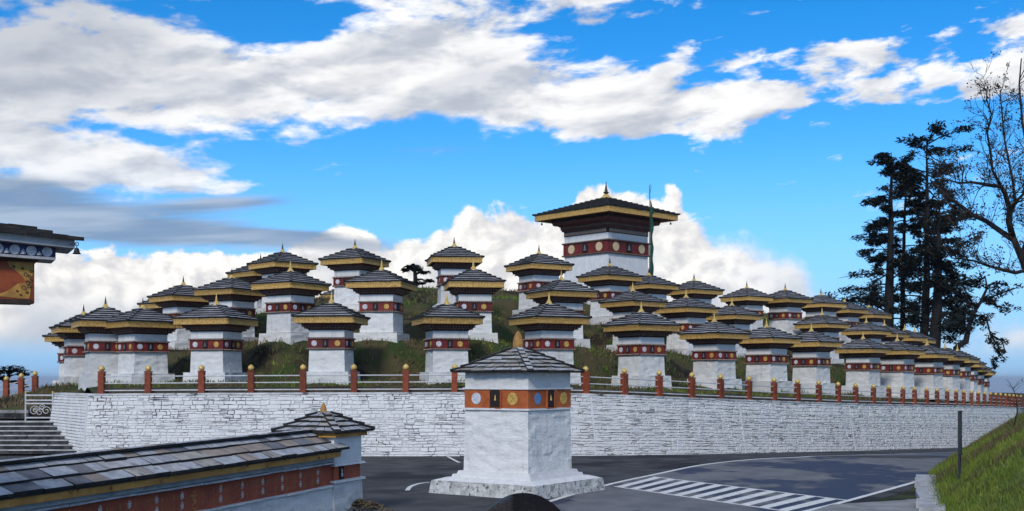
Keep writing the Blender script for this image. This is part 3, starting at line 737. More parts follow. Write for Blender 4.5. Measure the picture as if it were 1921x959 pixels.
# ------------------------------------------------------------------ chorten
def slate_roof(half, z0, rise, ncourse, th, seed, sw=.34, mats=('slate', 'slate_gap_shade'), apex=.13, jit=.012):
    """meshes of the courses, lowest first, laid as single slabs"""
    rnd = random.Random(seed); out = []
    for k in range(ncourse):
        ro = half + (apex - half) * k / ncourse; ri = half + (apex - half) * (k + 1.18) / ncourse; ri = max(ri, apex * .8)
        zo = z0 + rise * (k / ncourse); zi = z0 + rise * ((k + 1) / ncourse)
        mb = MB()
        for q in range(4):
            ca, sa = math.cos(q * math.pi / 2), math.sin(q * math.pi / 2)
            m_ = max(2, round(2 * ro / sw)); cuts = [0] + sorted((i + rnd.uniform(-.28, .28)) / m_ for i in range(1, m_)) + [1]
            for f0, f1 in zip(cuts, cuts[1:]):
                j = rnd.uniform(-jit, jit); jr = rnd.uniform(-jit, jit * 1.6); g = .004
                def P(f, r, z, e=0.0):
                    u = -r + 2 * r * f; u += e; y = -r
                    return (u * ca - y * sa, u * sa + y * ca, z)
                r_o = ro + jr
                b = [P(f0, r_o, zo + j * .5 - .012, g), P(f1, r_o, zo + j * .5 - .012, -g), P(f1, ri, zi - .012, -g), P(f0, ri, zi - .012, g)]
                t = [P(f0, r_o, zo + th + j, g), P(f1, r_o, zo + th + j + rnd.uniform(-.006, .006), -g), P(f1, ri, zi + .010, -g), P(f0, ri, zi + .010, g)]
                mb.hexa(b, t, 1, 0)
            # hip stone
            c = ca - sa, ca + sa
            x0, x1 = ro + .01, ri
            e = .055; dxy = (-1, -1)
            P2 = lambda r, s_, z: ((-r * ca + r * sa) + s_ * (ca + sa) * .7, (-r * sa - r * ca) + s_ * (sa - ca) * .7, z)
            mb.hexa([P2(x0, -e, zo + .01), P2(x0, e, zo + .01), P2(x1, e, zi + .0), P2(x1, -e, zi + .0)], [P2(x0, -e, zo + th + .03), P2(x0, e, zo + th + .03), P2(x1, e, zi + .03), P2(x1, -e, zi + .03)], 1, 0)
        out.append(mb.mesh('slate_course', list(mats)))
    return out
def disc_mesh(r, name, m, th=.02, n=14):
    mb = MB(); vs = [(r * math.cos(2 * math.pi * i / n), -t_, r * math.sin(2 * math.pi * i / n)) for t_ in (0, th) for i in range(n)]
    mb.add(vs, [tuple(n + i for i in range(n))] + [(i, (i + 1) % n, n + (i + 1) % n, n + i) for i in range(n)]); return mb.mesh(name, m)
def ring_of(fn):
    mb = MB()
    for q in range(4):
        sub = MB(); fn(sub); ca, sa = math.cos(q * math.pi / 2), math.sin(q * math.pi / 2)
        mb.add([(x * ca - y * sa, x * sa + y * ca, z) for x, y, z in sub.v], sub.f)
    return mb
plinth_me = [roughbox(1.07, 1.03, -.35, .45, .022, .11, 3, ch=.15, sl=.4).mesh('plinth', 'whitewash', True), roughbox(1.12, 1.06, -.65, .45, .024, .11, 4, ch=.15, sl=.4).mesh('high_plinth', 'whitewash', True)]
body_me = [roughbox(.82, .79, .45, 1.45, .019, .085, s, ch=.13, sl=.3).mesh('body', 'whitewash', True) for s in (5, 6, 8)]
mb = MB(); mb.frus(.80, .80, 1.95, 2.30); white_me = mb.mesh('white_band', 'whitewash_smooth')
mb = MB(); mb.frus(.835, .835, 1.45, 1.95); red_me = mb.mesh('red_band', 'band_red')
def ledge(z, w):
    m_ = MB(); m_.frus(w, w, z - .035, z + .035)
    r_ = ring_of(lambda b: [b.box((-w + .06 + i * (2 * w - .12) / 17, -w - .012, z), (.05, .04, .045)) for i in range(18)])
    m_.add(r_.v, r_.f, 1); return m_.mesh('ledge', ['cornice_dark', 'stud'])
ledges = [ledge(1.475, .875), ledge(1.935, .875)]
mb = MB(); mb.frus(.83, .83, 2.29, 2.345, 0); mb.frus(.89, .93, 2.345, 2.42, 1); mb.frus(.97, 1.0, 2.425, 2.50, 0); mb.frus(1.06, 1.10, 2.505, 2.58, 1)
corn_me = mb.mesh('cornice', ['cornice_dark', 'cornice_red'])
dent_me = ring_of(lambda b: [b.box((-.9 + i * 1.8 / 15, -.955, 2.385), (.055, .07, .065)) for i in range(16)] + [b.box((-1.0 + i * 2.0 / 15, -1.04, 2.465), (.06, .07, .06)) for i in range(16)]).mesh('dentils', 'dentil')
def fas(b):
    b.box((0, -1.30, 2.715), (2.62, .06, .24)); n_ = 30
    for i in range(n_):
        x = -1.30 + (i + .5) * 2.6 / n_
        b.hexa([(x - .036, -1.352, 2.585), (x + .036, -1.352, 2.585), (x + .036, -1.33, 2.585), (x - .036, -1.33, 2.585)], [(x - .041, -1.352, 2.70), (x + .041, -1.352, 2.70), (x + .041, -1.33, 2.70), (x - .041, -1.33, 2.70)])
        b.box((x, -1.338, 2.765), (.05, .03, .06))
    b.box((0, -1.345, 2.825), (2.72, .05, .035))
fas_me = ring_of(fas).mesh('fascia', 'fascia_gold')
mb = MB(); mb.frus(1.10, 1.29, 2.60, 2.66, 0); soffit_me = mb.mesh('soffit', 'wood_dark')
mb = MB(); mb.frus(1.36, 1.36, 2.845, 2.865); mb.frus(1.34, .10, 2.86, 3.46); roof_me = mb.mesh('roof', 'slate_gap_shade')
courses = [slate_roof(1.40, 2.865, .66, 6, .058, sd_, sw=.46, jit=.007) for sd_ in (21, 22, 23)]
mb = MB(); mb.lathe([(.19, 0), (.17, .06), (.13, .07), (.12, .13), (.085, .15), (.07, .21)], 10, (0, 0, 3.50)); fin_me = mb.mesh('finial', 'gold', True)
mb = MB(); mb.lathe([(.045, .20), (.062, .23), (.04, .26), (.055, .29), (.034, .32), (.046, .35), (.026, .38), (.034, .41), (.016, .44), (.02, .47), (.006, .56)], 8, (0, 0, 3.50))
spire_me = [mb.mesh('spire', 'gold', True), mb.mesh('spire', 'bronze_or_backlit', True)]
dw, dg = disc_mesh(.125, 'white_disc', 'disc_white'), disc_mesh(.125, 'gold_disc', 'disc_gold')
mb = MB(); mb.box((0, -.008, 0), (.26, .016, .36)); niche_me = mb.mesh('niche', 'niche')
mb = MB(); mb.lathe([(.075, -.14), (.085, -.08), (.05, -.04), (.06, .02), (.035, .06), (.038, .10), (.01, .14)], 7, (0, -.02, 0)); statue_me = mb.mesh('statue', 'statue', True)
def chorten(tier, loc, rz, lab, idx):
    rnd = random.Random(idx * 13 + 1)
    r = empty('chorten', loc, rz + rnd.uniform(-.03, .03)); r.scale = (rnd.uniform(.975, 1.025),) * 2 + (rnd.uniform(.98, 1.02),); tag(r, lab, 'chorten', 'white chortens on the terraced hill')
    obj('plinth', plinth_me[0 if tier == 1 else 1], r); obj('body', body_me[idx % 3], r); obj('white_band', white_me, r)
    rb = obj('red_band', red_me, r)
    for l in ledges: obj('ledge', l, rb)
    for q in range(4):
        ang = q * math.pi / 2; ca, sa = math.cos(ang), math.sin(ang)
        def pl(u, o): return (u * ca + o * sa, u * sa - o * ca, 1.705)
        obj('white_disc', dw, r, pl(-.55, .836), ang); obj('gold_disc', dg, r, pl(.42 if q % 2 else .50, .836), ang)
        nn = obj('niche', niche_me, r, pl(-.04, .836), ang); so_ = obj('statue', statue_me, nn, (0, -.012, 0)); so_.scale = (.7, .8, .8)
    co = obj('cornice', corn_me, r); tag(obj('dentils', dent_me, co), kind='stuff')
    fo = obj('fascia', fas_me, r); obj('soffit', soffit_me, fo)
    ro = obj('roof', roof_me, r)
    cs = courses[idx % 3]
    for me in cs: obj('slate_course', me, ro, rz=(idx // 3 % 4) * math.pi / 2 + rnd.uniform(-.012, .012))
    f = obj('finial', fin_me, r); obj('spire', spire_me[1 if tier == 3 or idx in (1, 2, 3, 21, 22) else 0], f)  # skyline spires take the dark metal: backlit silhouette put into the colour
    return r
for i, (tier, loc, rz, lab) in enumerate(chs): chorten(tier, loc, rz, lab, i)

# ------------------------------------------------------------------ the great tower
TD = 80.0; tp = at(1137, 712, TD); TZ = 7.9
a = math.atan2(.48, .52); u = Vector((-tp.x, -tp.y)).normalized(); rt = Vector((-u.y, u.x)); n_ = u * math.cos(a) - rt * math.sin(a)
tw = empty('great_tower', (tp.x, tp.y, TZ), math.atan2(n_.x, -n_.y)); tag(tw, 'great square chorten tower crowning the hill under a broad dark roof', 'tower')
def tz(z): return z - TZ
obj('body', roughbox(2.08, 2.0, -.6, tz(11.42), .008, .25, 31, ch=.2, sl=.5).mesh('tower_body', 'whitewash_smooth', True), tw)
mb = MB(); mb.frus(2.06, 2.06, tz(11.40), tz(12.32)); rb = obj('red_band', mb.mesh('tower_red', 'band_red'), tw)
for z in (11.44, 12.27):
    m_ = MB(); m_.frus(2.13, 2.13, tz(z) - .05, tz(z) + .05)
    r_ = ring_of(lambda b: [b.box((-2.08 + i * 4.16 / 31, -2.145, tz(z)), (.07, .05, .07)) for i in range(32)]); m_.add(r_.v, r_.f, 1)
    obj('ledge', m_.mesh('tower_ledge', ['cornice_dark', 'dentil']), rb)
mb = MB(); mb.frus(2.0, 2.0, tz(12.32), tz(12.76)); obj('white_band', mb.mesh('tower_white', 'whitewash_smooth'), tw)
dc = disc_mesh(.30, 'cream_disc', 'disc_cream', .03, 20)
mb = MB(); mb.box((0, -.015, 0), (.50, .03, .62)); tn = mb.mesh('tower_niche', 'niche')
mb = MB(); mb.lathe([(.16, -.26), (.18, -.16), (.1, -.08), (.12, .05), (.07, .12), (.075, .2), (.02, .27)], 9, (0, -.04, 0)); tst = mb.mesh('tower_statue', 'statue', True)
for q in range(4):
    ang = q * math.pi / 2; ca, sa = math.cos(ang), math.sin(ang)
    def pl(u, o): return (u * ca + o * sa, u * sa - o * ca, tz(11.86))
    obj('cream_disc', dc, tw, pl(-1.28, 2.061), ang); obj('cream_disc', dc, tw, pl(1.28 if q % 2 == 0 else 1.3, 2.061), ang)
    nn = obj('niche', tn, tw, pl(.0, 2.061), ang); so_ = obj('statue', tst, nn); so_.scale = (.7, .7, .8)
co = empty('tmp', (0, 0, 0)); bpy.data.objects.remove(co)
mb = MB(); mb.frus(2.03, 2.03, tz(12.76), tz(13.10), 0); mb.frus(2.12, 2.16, tz(13.10), tz(13.20), 1); mb.frus(2.10, 2.14, tz(13.20), tz(13.42), 0); mb.frus(2.26, 2.32, tz(13.42), tz(13.52), 1); mb.frus(2.55, 2.62, tz(13.52), tz(13.72), 1); mb.frus(2.62, 2.62, tz(13.72), tz(13.90), 0)
co = obj('cornice', mb.mesh('tower_cornice', ['cornice_dark', 'cornice_red']), tw)
def arch(b):
    n_ = 18
    for i in range(n_):
        x = -1.95 + (i + .5) * 3.9 / n_
        b.lathe([(.02, -.02), (.085, .0), (.09, .12), (.06, .2), (.015, .25)], 7, (x, -2.06, tz(12.81)))
obj('arch_frieze', ring_of(arch).mesh('arch_frieze', 'stud', True), co)['kind'] = 'stuff'
obj('dentils', ring_of(lambda b: [b.box((-2.1 + i * 4.2 / 25, -2.19, tz(13.31)), (.09, .14, .16)) for i in range(26)]).mesh('tower_dentils', 'dentil'), co)['kind'] = 'stuff'
def tfas(b):
    b.box((0, -3.42, tz(14.05)), (6.88, .08, .34)); n_ = 52
    for i in range(n_):
        x = -3.40 + (i + .5) * 6.8 / n_
        b.hexa([(x - .045, -3.49, tz(13.85)), (x + .045, -3.49, tz(13.85)), (x + .045, -3.462, tz(13.85)), (x - .045, -3.462, tz(13.85))], [(x - .055, -3.49, tz(14.05)), (x + .055, -3.49, tz(14.05)), (x + .055, -3.462, tz(14.05)), (x - .055, -3.462, tz(14.05))])
        b.box((x, -3.475, tz(14.12)), (.06, .035, .08))
fo = obj('fascia', ring_of(tfas).mesh('tower_fascia', 'fascia_gold'), tw)
mb = MB(); mb.frus(2.6, 3.38, tz(13.90), tz(13.95), 0); obj('soffit', mb.mesh('tower_soffit', 'cornice_red'), fo)
mb = MB(); mb.frus(3.5, 3.5, tz(14.22), tz(14.26)); mb.frus(3.5, .25, tz(14.26), tz(15.42)); ro = obj('roof', mb.mesh('tower_roof', 'slate_tower'), tw)
for me in slate_roof(3.56, tz(14.25), 1.14, 13, .06, 77, .45, ('slate_tower', 'slate_gap_shade'), .25): obj('slate_course', me, ro)
mb = MB(); mb.lathe([(.42, 0), (.38, .1), (.26, .13), (.20, .26), (.12, .30)], 12, (0, 0, tz(15.38))); f = obj('finial', mb.mesh('tower_finial', 'gold', True), tw)
mb = MB(); mb.lathe([(.06, .28), (.17, .38), (.21, .44), (.08, .50), (.14, .58), (.06, .64), (.10, .72), (.045, .78), (.07, .85), (.03, .92), (.04, 1.0), (.01, 1.2)], 10, (0, 0, tz(15.38))); obj('spire', mb.mesh('tower_spire', 'bronze_or_backlit', True), f)
for sx_, sy_ in ((-1, -1), (1, -1), (1, 1), (-1, 1)):
    mb = MB(); mb.lathe([(.008, .26), (.008, .14), (.05, .13), (.06, .03), (.085, 0)], 8, (sx_ * 3.1, sy_ * 3.1, tz(13.60))); obj('wind_bell', mb.mesh('wind_bell', 'bronze_or_backlit'), tw)

# tall prayer flag beside the tower
fp = at(1219, 560, 76.5); fl = empty('prayer_flag_pole', (fp.x, fp.y, float(hillz([fp.x], [fp.y])[0]) - .2)); tag(fl, 'tall pole with a narrow dark green prayer flag beside the great tower', 'flag pole')
top_z = at(1219, 348, 76.5).z - fl.location.z
mb = MB(); mb.tube([(0, 0, 0), (0, 0, top_z)], [.05, .025], 7); obj('pole', mb.mesh('pole', 'iron'), fl)
mb = MB(); mb.tube([(.0, 0, top_z - .6), (.09, 0, top_z - .2), (.07, 0, top_z + .1)], .012, 5); obj('pole_tip', mb.mesh('pole_tip', 'iron'), fl)
mb = MB(); vs = []; NFL = 40; zt_, zb_ = at(0, 374, 76.5).z - fl.location.z, at(0, 518, 76.5).z - fl.location.z
for i in range(NFL + 1):
    t = i / NFL; z = zt_ + (zb_ - zt_) * t; w = (.10 + .60 * min(1, t * 7)) * (.62 + .16 * math.sin(t * 23) + .16 * t)
    if t < .16: w = .72 * (t / .16) if t > .01 else .02
    for k in range(4): vs.append((.04 + w * k / 3 * .36, .10 * math.sin(k * 1.7 + t * 17) * k / 3, z - .08 * k / 3 + .05 * math.sin(t * 31) * k / 3))
mb.add(vs, [(4 * i + k, 4 * i + 4 + k, 4 * i + 5 + k, 4 * i + 1 + k) for i in range(NFL) for k in range(3)]); obj('flag', mb.mesh('flag', 'flag_green', True), fl)

# ------------------------------------------------------------------ the shrine in the foreground
a = math.atan2(.41, .59); cp = Vector((at(972, 712, 32).x, 32.0, 0)); u = Vector((-cp.x, -cp.y)).normalized(); rt = Vector((-u.y, u.x)); n_ = u * math.cos(a) - rt * math.sin(a)
sh = empty('foreground_shrine', (cp.x, cp.y, 0), math.atan2(n_.x, -n_.y)); tag(sh, 'large white shrine with orange band and slate roof standing on the asphalt', 'shrine')
obj('base', roughbox(1.74, 1.68, -.05, .34, .022, .09, 51, ch=.09, sl=.2).mesh('shrine_base', 'rubble', True), sh)
obj('base_top', roughbox(1.67, 1.40, .335, .42, .006, .2, 52).mesh('base_top', 'whitewash_smooth', True), sh)
obj('foot_step', roughbox(1.30, 1.27, .40, .50, .006, .12, 53).mesh('foot_step', 'whitewash_smooth', True), sh)
obj('foot_step', roughbox(1.20, 1.16, .49, .59, .006, .12, 54).mesh('foot_step', 'whitewash_smooth', True), sh)
obj('body', roughbox(1.06, 1.03, .58, 2.26, .018, .06, 55, ch=.16, sl=.33).mesh('shrine_body', 'whitewash', True), sh)
obj('ledge', roughbox(1.085, 1.085, 2.235, 2.285, .006, .08, 56).mesh('ledge_low', 'whitewash_smooth'), sh)
obj('orange_band', roughbox(1.04, 1.04, 2.28, 2.80, .003, .12, 57).mesh('orange_band', 'orange_paint'), sh)
obj('ledge', roughbox(1.08, 1.08, 2.785, 2.83, .008, .08, 58).mesh('ledge_high', 'whitewash_smooth'), sh)
obj('upper_wall', roughbox(1.03, 1.03, 2.825, 3.24, .012, .08, 59, ch=.14).mesh('upper_wall', 'whitewash', True), sh)
sd_w = disc_mesh(.155, 'grey_disc', 'disc_white', .012, 20); sd_b = disc_mesh(.155, 'blue_disc', 'disc_blue', .012, 20); sd_g = disc_mesh(.165, 'gold_disc', 'disc_gold', .012, 20)
mb = MB()
mb.box((0, -.01, 0), (.34, .03, .47), 0)
for x in (-.185, .185): mb.box((x, -.02, 0), (.03, .05, .50), 1)
mb.box((0, -.02, -.255), (.40, .05, .03), 1)
nich = mb.mesh('shrine_niche', ['niche', 'orange_paint'])
mb = MB(); mb.lathe([(.06, -.16), (.07, -.1), (.035, -.04), (.045, .03), (.022, .07), (.025, .11), (.005, .14)], 8, (0, -.03, 0)); fig = mb.mesh('figurine', 'gold', True)
for q in range(4):
    ang = q * math.pi / 2; ca, sa = math.cos(ang), math.sin(ang)
    def pl(u_, o): return (u_ * ca + o * sa, u_ * sa - o * ca, 2.54)
    obj('disc', sd_w if q % 2 == 0 else sd_b, sh, pl(-.64 if q % 2 == 0 else -.60, 1.043), ang); obj('disc', sd_g, sh, pl(.55 if q % 2 == 0 else .66, 1.043), ang)
    nn = obj('niche', nich, sh, pl(.0, 1.043), ang); fo_ = obj('figurine', fig, nn, (.0, 0, .03)); fo_.scale = (.45, .6, .55)
mb = MB(); mb.frus(1.24, 1.24, 3.235, 3.255); mb.frus(1.24, .12, 3.255, 3.86); sr = obj('roof', mb.mesh('shrine_roof', 'wood_dark'), sh)
def slab_roof(parent, half, z0, rise, nc, th, sw, seed, mats_, apex=.14, jit=.03, sides=4):
    rnd = random.Random(seed)
    for k in range(nc):
        ro = half + (apex - half) * k / nc; ri = max(half + (apex - half) * (k + 1.35) / nc, apex * .7); zo = z0 + rise * k / nc; zi = z0 + rise * (k + 1.2) / nc
        for q in range(sides):
            ca, sa = math.cos(q * math.pi / 2), math.sin(q * math.pi / 2); m_ = max(2, round(2 * ro / sw)); cuts = [0] + sorted((i + rnd.uniform(-.3, .3)) / m_ for i in range(1, m_)) + [1]
            for f0, f1 in zip(cuts, cuts[1:]):
                jr = rnd.uniform(-jit, jit); jz = rnd.uniform(-.012, .012); tl = rnd.uniform(-.012, .012)
                def P(f, r, z, e=0.0):
                    u_ = -r + 2 * r * f + e; y = -r; return (u_ * ca - y * sa, u_ * sa + y * ca, z)
                b = [P(f0, ro + jr, zo + jz, .006), P(f1, ro + jr + tl, zo + jz, -.006), P(f1, ri, zi - .01, -.006), P(f0, ri, zi - .01, .006)]
                t = [P(f0, ro + jr, zo + jz + th, .006), P(f1, ro + jr + tl, zo + jz + th + tl, -.006), P(f1, ri, zi + .012, -.006), P(f0, ri, zi + .012, .006)]
                mb = MB(); mb.hexa(b, t, 1, 0)
                obj('slate', mb.mesh('slate', [rnd.choice(mats_), 'slate_gap_shade']), parent)
            e = .08; P2 = lambda r, s_, z: ((-r * ca + r * sa) + s_ * (ca + sa) * .7, (-r * sa - r * ca) + s_ * (sa - ca) * .7, z)
            mb = MB(); x0 = ro + rnd.uniform(-.01, .02); x1 = half + (apex - half) * (k + 1.0) / nc
            mb.hexa([P2(x0, -e, zo + .02), P2(x0, e, zo + .02), P2(x1, e, zi - .02), P2(x1, -e, zi - .02)], [P2(x0, -e, zo + th + .035), P2(x0, e, zo + th + .035), P2(x1, e, zi + .03), P2(x1, -e, zi + .03)], 1, 0)
            obj('hip_slate', mb.mesh('hip_slate', [rnd.choice(mats_), 'slate_gap_shade']), parent)
slab_roof(sr, 1.30, 3.245, .63, 6, .052, .36, 91, ['slate_warm', 'slate_warm', 'slate_grey', 'hip_stone'])
mb = MB(); mb.frus(.20, .17, 3.83, 3.91); obj('cap_stone', mb.mesh('cap_stone', 'slate_dark'), sh)
mb = MB(); mb.lathe([(.13, 0), (.145, .10), (.14, .2), (.11, .32), (.06, .42), (.015, .47)], 8, (0, 0, 3.90)); obj('finial_stone', mb.mesh('finial_stone', 'stone_ochre'), sh)

# ------------------------------------------------------------------ prayer wall with slate roof
ME = Vector((at(604, 712, 26).x, 26.0, 0)); MD = Vector((-.36, -.933, 0)); MN = Vector((.933, -.36, 0))     # runs towards the viewer; MN faces the road
ML = 12.5
mw = empty('prayer_wall', ME, 0); tag(mw, 'prayer wall with slate roof and red band of painted mantras at lower left', 'wall')
def mp(s, o, z): p = MD * s + MN * o; return Vector((p.x, p.y, z + (.10 if z > .3 else 0) - .014 * s))
def mslab(name, s0, s1, o0, o1, z0, z1, m, parent=None, n_=1):
    mb = MB(); mb.hexa([mp(s0, o0, z0), mp(s1, o0, z0), mp(s1, o1, z0), mp(s0, o1, z0)], [mp(s0, o0, z1), mp(s1, o0, z1), mp(s1, o1, z1), mp(s0, o1, z1)])
    return obj(name, mb.mesh(name, m), parent or mw)
HW = .44
def rough_face(name, s0, s1, o0, o1, z0, z1, m, seed, amp=.02):
    rnd = random.Random(seed); ns = int((s1 - s0) / .09); nz = int((z1 - z0) / .07) + 1; mb = MB(); vs = []
    cells = {}
    for i in range(ns + 1):
        for j in range(nz + 1):
            s = s0 + (s1 - s0) * i / ns; z = z0 + (z1 - z0) * j / nz; cj = int(z / .15); key = (cj, int((s + cj * .19) / .36))
            if key not in cells: cells[key] = rnd.uniform(-1, 1)
            vs.append(mp(s, o0 + (o1 - o0) * j / nz + amp * cells[key] + rnd.uniform(-.3, .3) * amp, z))
    mb.add(vs, [(i * (nz + 1) + j, i * (nz + 1) + j + 1, (i + 1) * (nz + 1) + j + 1, (i + 1) * (nz + 1) + j) for i in range(ns) for j in range(nz)])
    return obj(name, mb.mesh(name, m, True), mw)
mslab('core', .3, ML, -HW, HW - .06, -.5, 1.30, 'whitewash')
rough_face('plastered_wall', .3, ML, HW + .03, HW + .0, -.4, .62, 'whitewash', 61)
mslab('red_band', .3, ML, HW - .10, HW - .02, .66, 1.13, 'red_paint')
for z, w, nm, mm in ((.625, .07, 'lower_ledge', 'whitewash_smooth'), (1.13, .12, 'upper_ledge', 'slate_grey')):
    s = .35
    while s < ML:
        l = random.uniform(.35, .75); mslab('ledge_slab', s, s + l * .985, HW - .1, HW + w + random.uniform(-.02, .02), z - .0 + random.uniform(-.006, .006), z + .035 + random.uniform(-.006, .006), mm); s += l
mslab('upper_wall', .3, ML, -HW, HW - .0, 1.165, 1.36, 'grey_board')
mslab('eave_beam', .25, ML, HW + .06, HW + .17, 1.27, 1.385, 'beam_ochre')
mslab('eave_board', .25, ML, -.55, HW + .20, 1.387, 1.41, 'wood_dark')
rf = mslab('ridge_board', .2, ML, -.12, -.02, 1.41, 1.80, 'wood_dark')
rnd = random.Random(5)
for side in (1, -1):
    for k in range(3):
        o0 = .74 - k * .26; z0 = 1.415 + k * .135; o1 = o0 - .34; z1 = z0 + .165
        s = -.05 + rnd.uniform(-.1, .1)
        while s < ML:
            l = rnd.uniform(.30, .62); j = rnd.uniform(-.02, .025); jz = rnd.uniform(-.008, .008)
            c = -.07
            A = lambda ss_, oo, zz: mp(ss_, c + side * oo, zz)
            b = [A(s + .006, o0 + j, z0 + jz), A(s + l - .006, o0 + j, z0 + jz), A(s + l - .006, o1, z1 - .02), A(s + .006, o1, z1 - .02)]
            t = [A(s + .006, o0 + j, z0 + jz + .056), A(s + l - .006, o0 + j + rnd.uniform(-.01, .01), z0 + jz + .056), A(s + l - .006, o1, z1 + .02), A(s + .006, o1, z1 + .02)]
            if side < 0: b.reverse(); t.reverse()
            mb = MB(); mb.hexa(b, t, 1, 0)
            obj('slate', mb.mesh('slate', [rnd.choice(['slate_grey', 'slate_grey', 'slate_grey', 'slate_grey', 'slate_dark', 'slate_brown', 'slate_warm', 'hip_stone', 'hip_stone']), 'slate_gap_shade']), rf); s += l
# painted syllables, made of brush strokes
GL = {
 'om': [[(.05, .72), (.95, .74)], [(.15, .72), (.12, .45), (.3, .3), (.42, .5), (.3, .6)], [(.55, .72), (.58, .1), (.45, 0)], [(.8, .72), (.82, .05)], [(.25, .95), (.5, 1.1), (.8, .92)], [(.5, 1.22), (.62, 1.25)], [(.1, .1), (.3, .02), (.5, .2)]],
 'ma': [[(.1, .75), (.9, .75)], [(.2, .75), (.2, .35), (.45, .35), (.4, .15)], [(.8, .75), (.8, 0)]],
 'ni': [[(.1, .75), (.9, .75)], [(.8, .75), (.5, .4), (.75, .2), (.4, .05)], [(.2, .75), (.2, .1)], [(.3, .95), (.55, 1.12), (.75, .92)]],
 'pad': [[(.1, .75), (.35, .75)], [(.2, .75), (.2, .3), (.8, .3)], [(.8, .8), (.8, 0)]],
 'me': [[(.1, .75), (.9, .75)], [(.3, .75), (.25, .45), (.6, .4)], [(.75, .75), (.7, -.1)], [(.3, .9), (.7, 1.05)]],
 'hum': [[(.1, .75), (.9, .75)], [(.7, .75), (.3, .5), (.75, .35), (.3, .1)], [(.3, -.05), (.6, -.25), (.85, -.1)], [(.4, .95), (.7, .95)]]}
def glyph(name, s, z, size, m, w):
    mb = MB()
    for st in GL[name]:
        for (x0, y0), (x1, y1) in zip(st, st[1:]):
            d = Vector((x1 - x0, y1 - y0)).normalized(); q = Vector((-d.y, d.x)) * w / 2
            pts = [(x0 + q.x, y0 + q.y), (x1 + q.x, y1 + q.y), (x1 - q.x, y1 - q.y), (x0 - q.x, y0 - q.y)]
            mb.add([mp(s - px * size, HW - .015, z + py * size) for px, py in pts], [(3, 2, 1, 0)])
    return mb.mesh(name, m)
pattern = [('om', 'glyph_white', 1.25), ('ma', 'glyph_green', .9), ('ni', 'glyph_yellow', .9), ('pad', 'glyph_blue', .9), ('me', 'glyph_green', .9), ('hum', 'glyph_yellow', .9)]
ins = None
s = .95
unit = 0
while s < 10.8:
    for row, z in enumerate((.74, .92)):
        x = s
        for nm, m_, sz in pattern:
            obj('painted_syllable', glyph(nm, x, z, .085 * sz, m_, .17 if nm == 'om' else .11), mw); x += .105
    unit += 1
    s += .70
    if unit in (6, 11): obj('painted_emblem', glyph('hum', s + .18, .75, .26, 'glyph_yellow' if unit == 6 else 'glyph_white', .12), mw); s += .45
# little end shrine
es = empty('end_shrine', ME + Vector((-.02, .35, .17)), math.atan2(MD.x, -MD.y)); tag(es, 'small white shrine with slate cap closing the end of the prayer wall', 'shrine')
obj('body', roughbox(.66, .63, -.45, .64, .022, .08, 71).mesh('end_body', 'whitewash', True), es)
obj('ledge', roughbox(.69, .69, .62, .67, .006, .1, 72).mesh('end_ledge', 'whitewash_smooth'), es)
mb = MB(); mb.frus(.60, .60, .665, .99); obj('red_band', mb.mesh('end_band', 'red_paint'), es)
obj('ledge', roughbox(.70, .67, .985, 1.03, .02, .1, 73).mesh('end_ledge2', 'whitewash_smooth'), es)
obj('upper_wall', roughbox(.62, .62, 1.02, 1.66, .01, .1, 74).mesh('end_upper', 'whitewash_smooth', True), es)
mb = MB(); mb.box((0, -.01, 0), (.17, .03, .29)); en = mb.mesh('end_niche', 'niche')
mb = MB(); mb.lathe([(.02, -.09), (.03, -.03), (.012, 0), (.02, .05), (.004, .09)], 7, (0, -.025, 0)); ef = mb.mesh('end_figure', 'disc_white')
for q in range(4):
    ang = q * math.pi / 2; ca, sa = math.cos(ang), math.sin(ang); nn = obj('niche', en, es, ((.47 if q == 0 else -.28) * ca + .601 * sa, (.47 if q == 0 else -.28) * sa - .601 * ca, .825), ang); obj('figurine', ef, nn)
mb = MB(); mb.frus(.72, .72, 1.62, 1.70); obj('eave_beam', mb.mesh('end_beam', 'beam_ochre'), es)
mb = MB(); mb.frus(.80, .80, 1.702, 1.72); mb.frus(.80, .1, 1.72, 2.08); er = obj('roof', mb.mesh('end_roof', 'wood_dark'), es)
slab_roof(er, .82, 1.712, .40, 4, .062, .36, 95, ['slate_warm', 'slate_grey', 'hip_stone', 'slate_grey'], .12, .02)
mb = MB(); mb.lathe([(.075, 0), (.08, .06), (.07, .14), (.03, .23), (.008, .26)], 7, (0, 0, 2.10)); obj('finial_stone', mb.mesh('end_finial', 'stone_ochre'), es)
# heap of dry leaves and sticks at its foot
hp = MB(); rnd = random.Random(3); hc = Vector((at(662, 712, 26.6).x, 26.6, 0))
for i in range(900):
    p = Vector((rnd.gauss(0, .36), rnd.gauss(0, .24), 0)); h = max(0, .34 - .34 * p.length) + rnd.uniform(0, .04)
    a_ = rnd.uniform(0, 6.28); l = rnd.uniform(.04, .16); w_ = rnd.uniform(.01, .03)
    d = Vector((math.cos(a_) * l, math.sin(a_) * l, rnd.uniform(-.04, .08))); q = Vector((-math.sin(a_) * w_, math.cos(a_) * w_, .01)); c = p + Vector((0, 0, h))
    hp.add([c - d, c + q, c + d, c - q], [(0, 1, 2, 3)], rnd.choice((0, 0, 1)))
o = obj('leaf_litter', hp.mesh('leaf_litter', ['debris', 'grass_straw']), None, hc); tag(o, 'heap of dry leaves and sticks at the foot of the prayer wall', 'litter', kind='stuff')

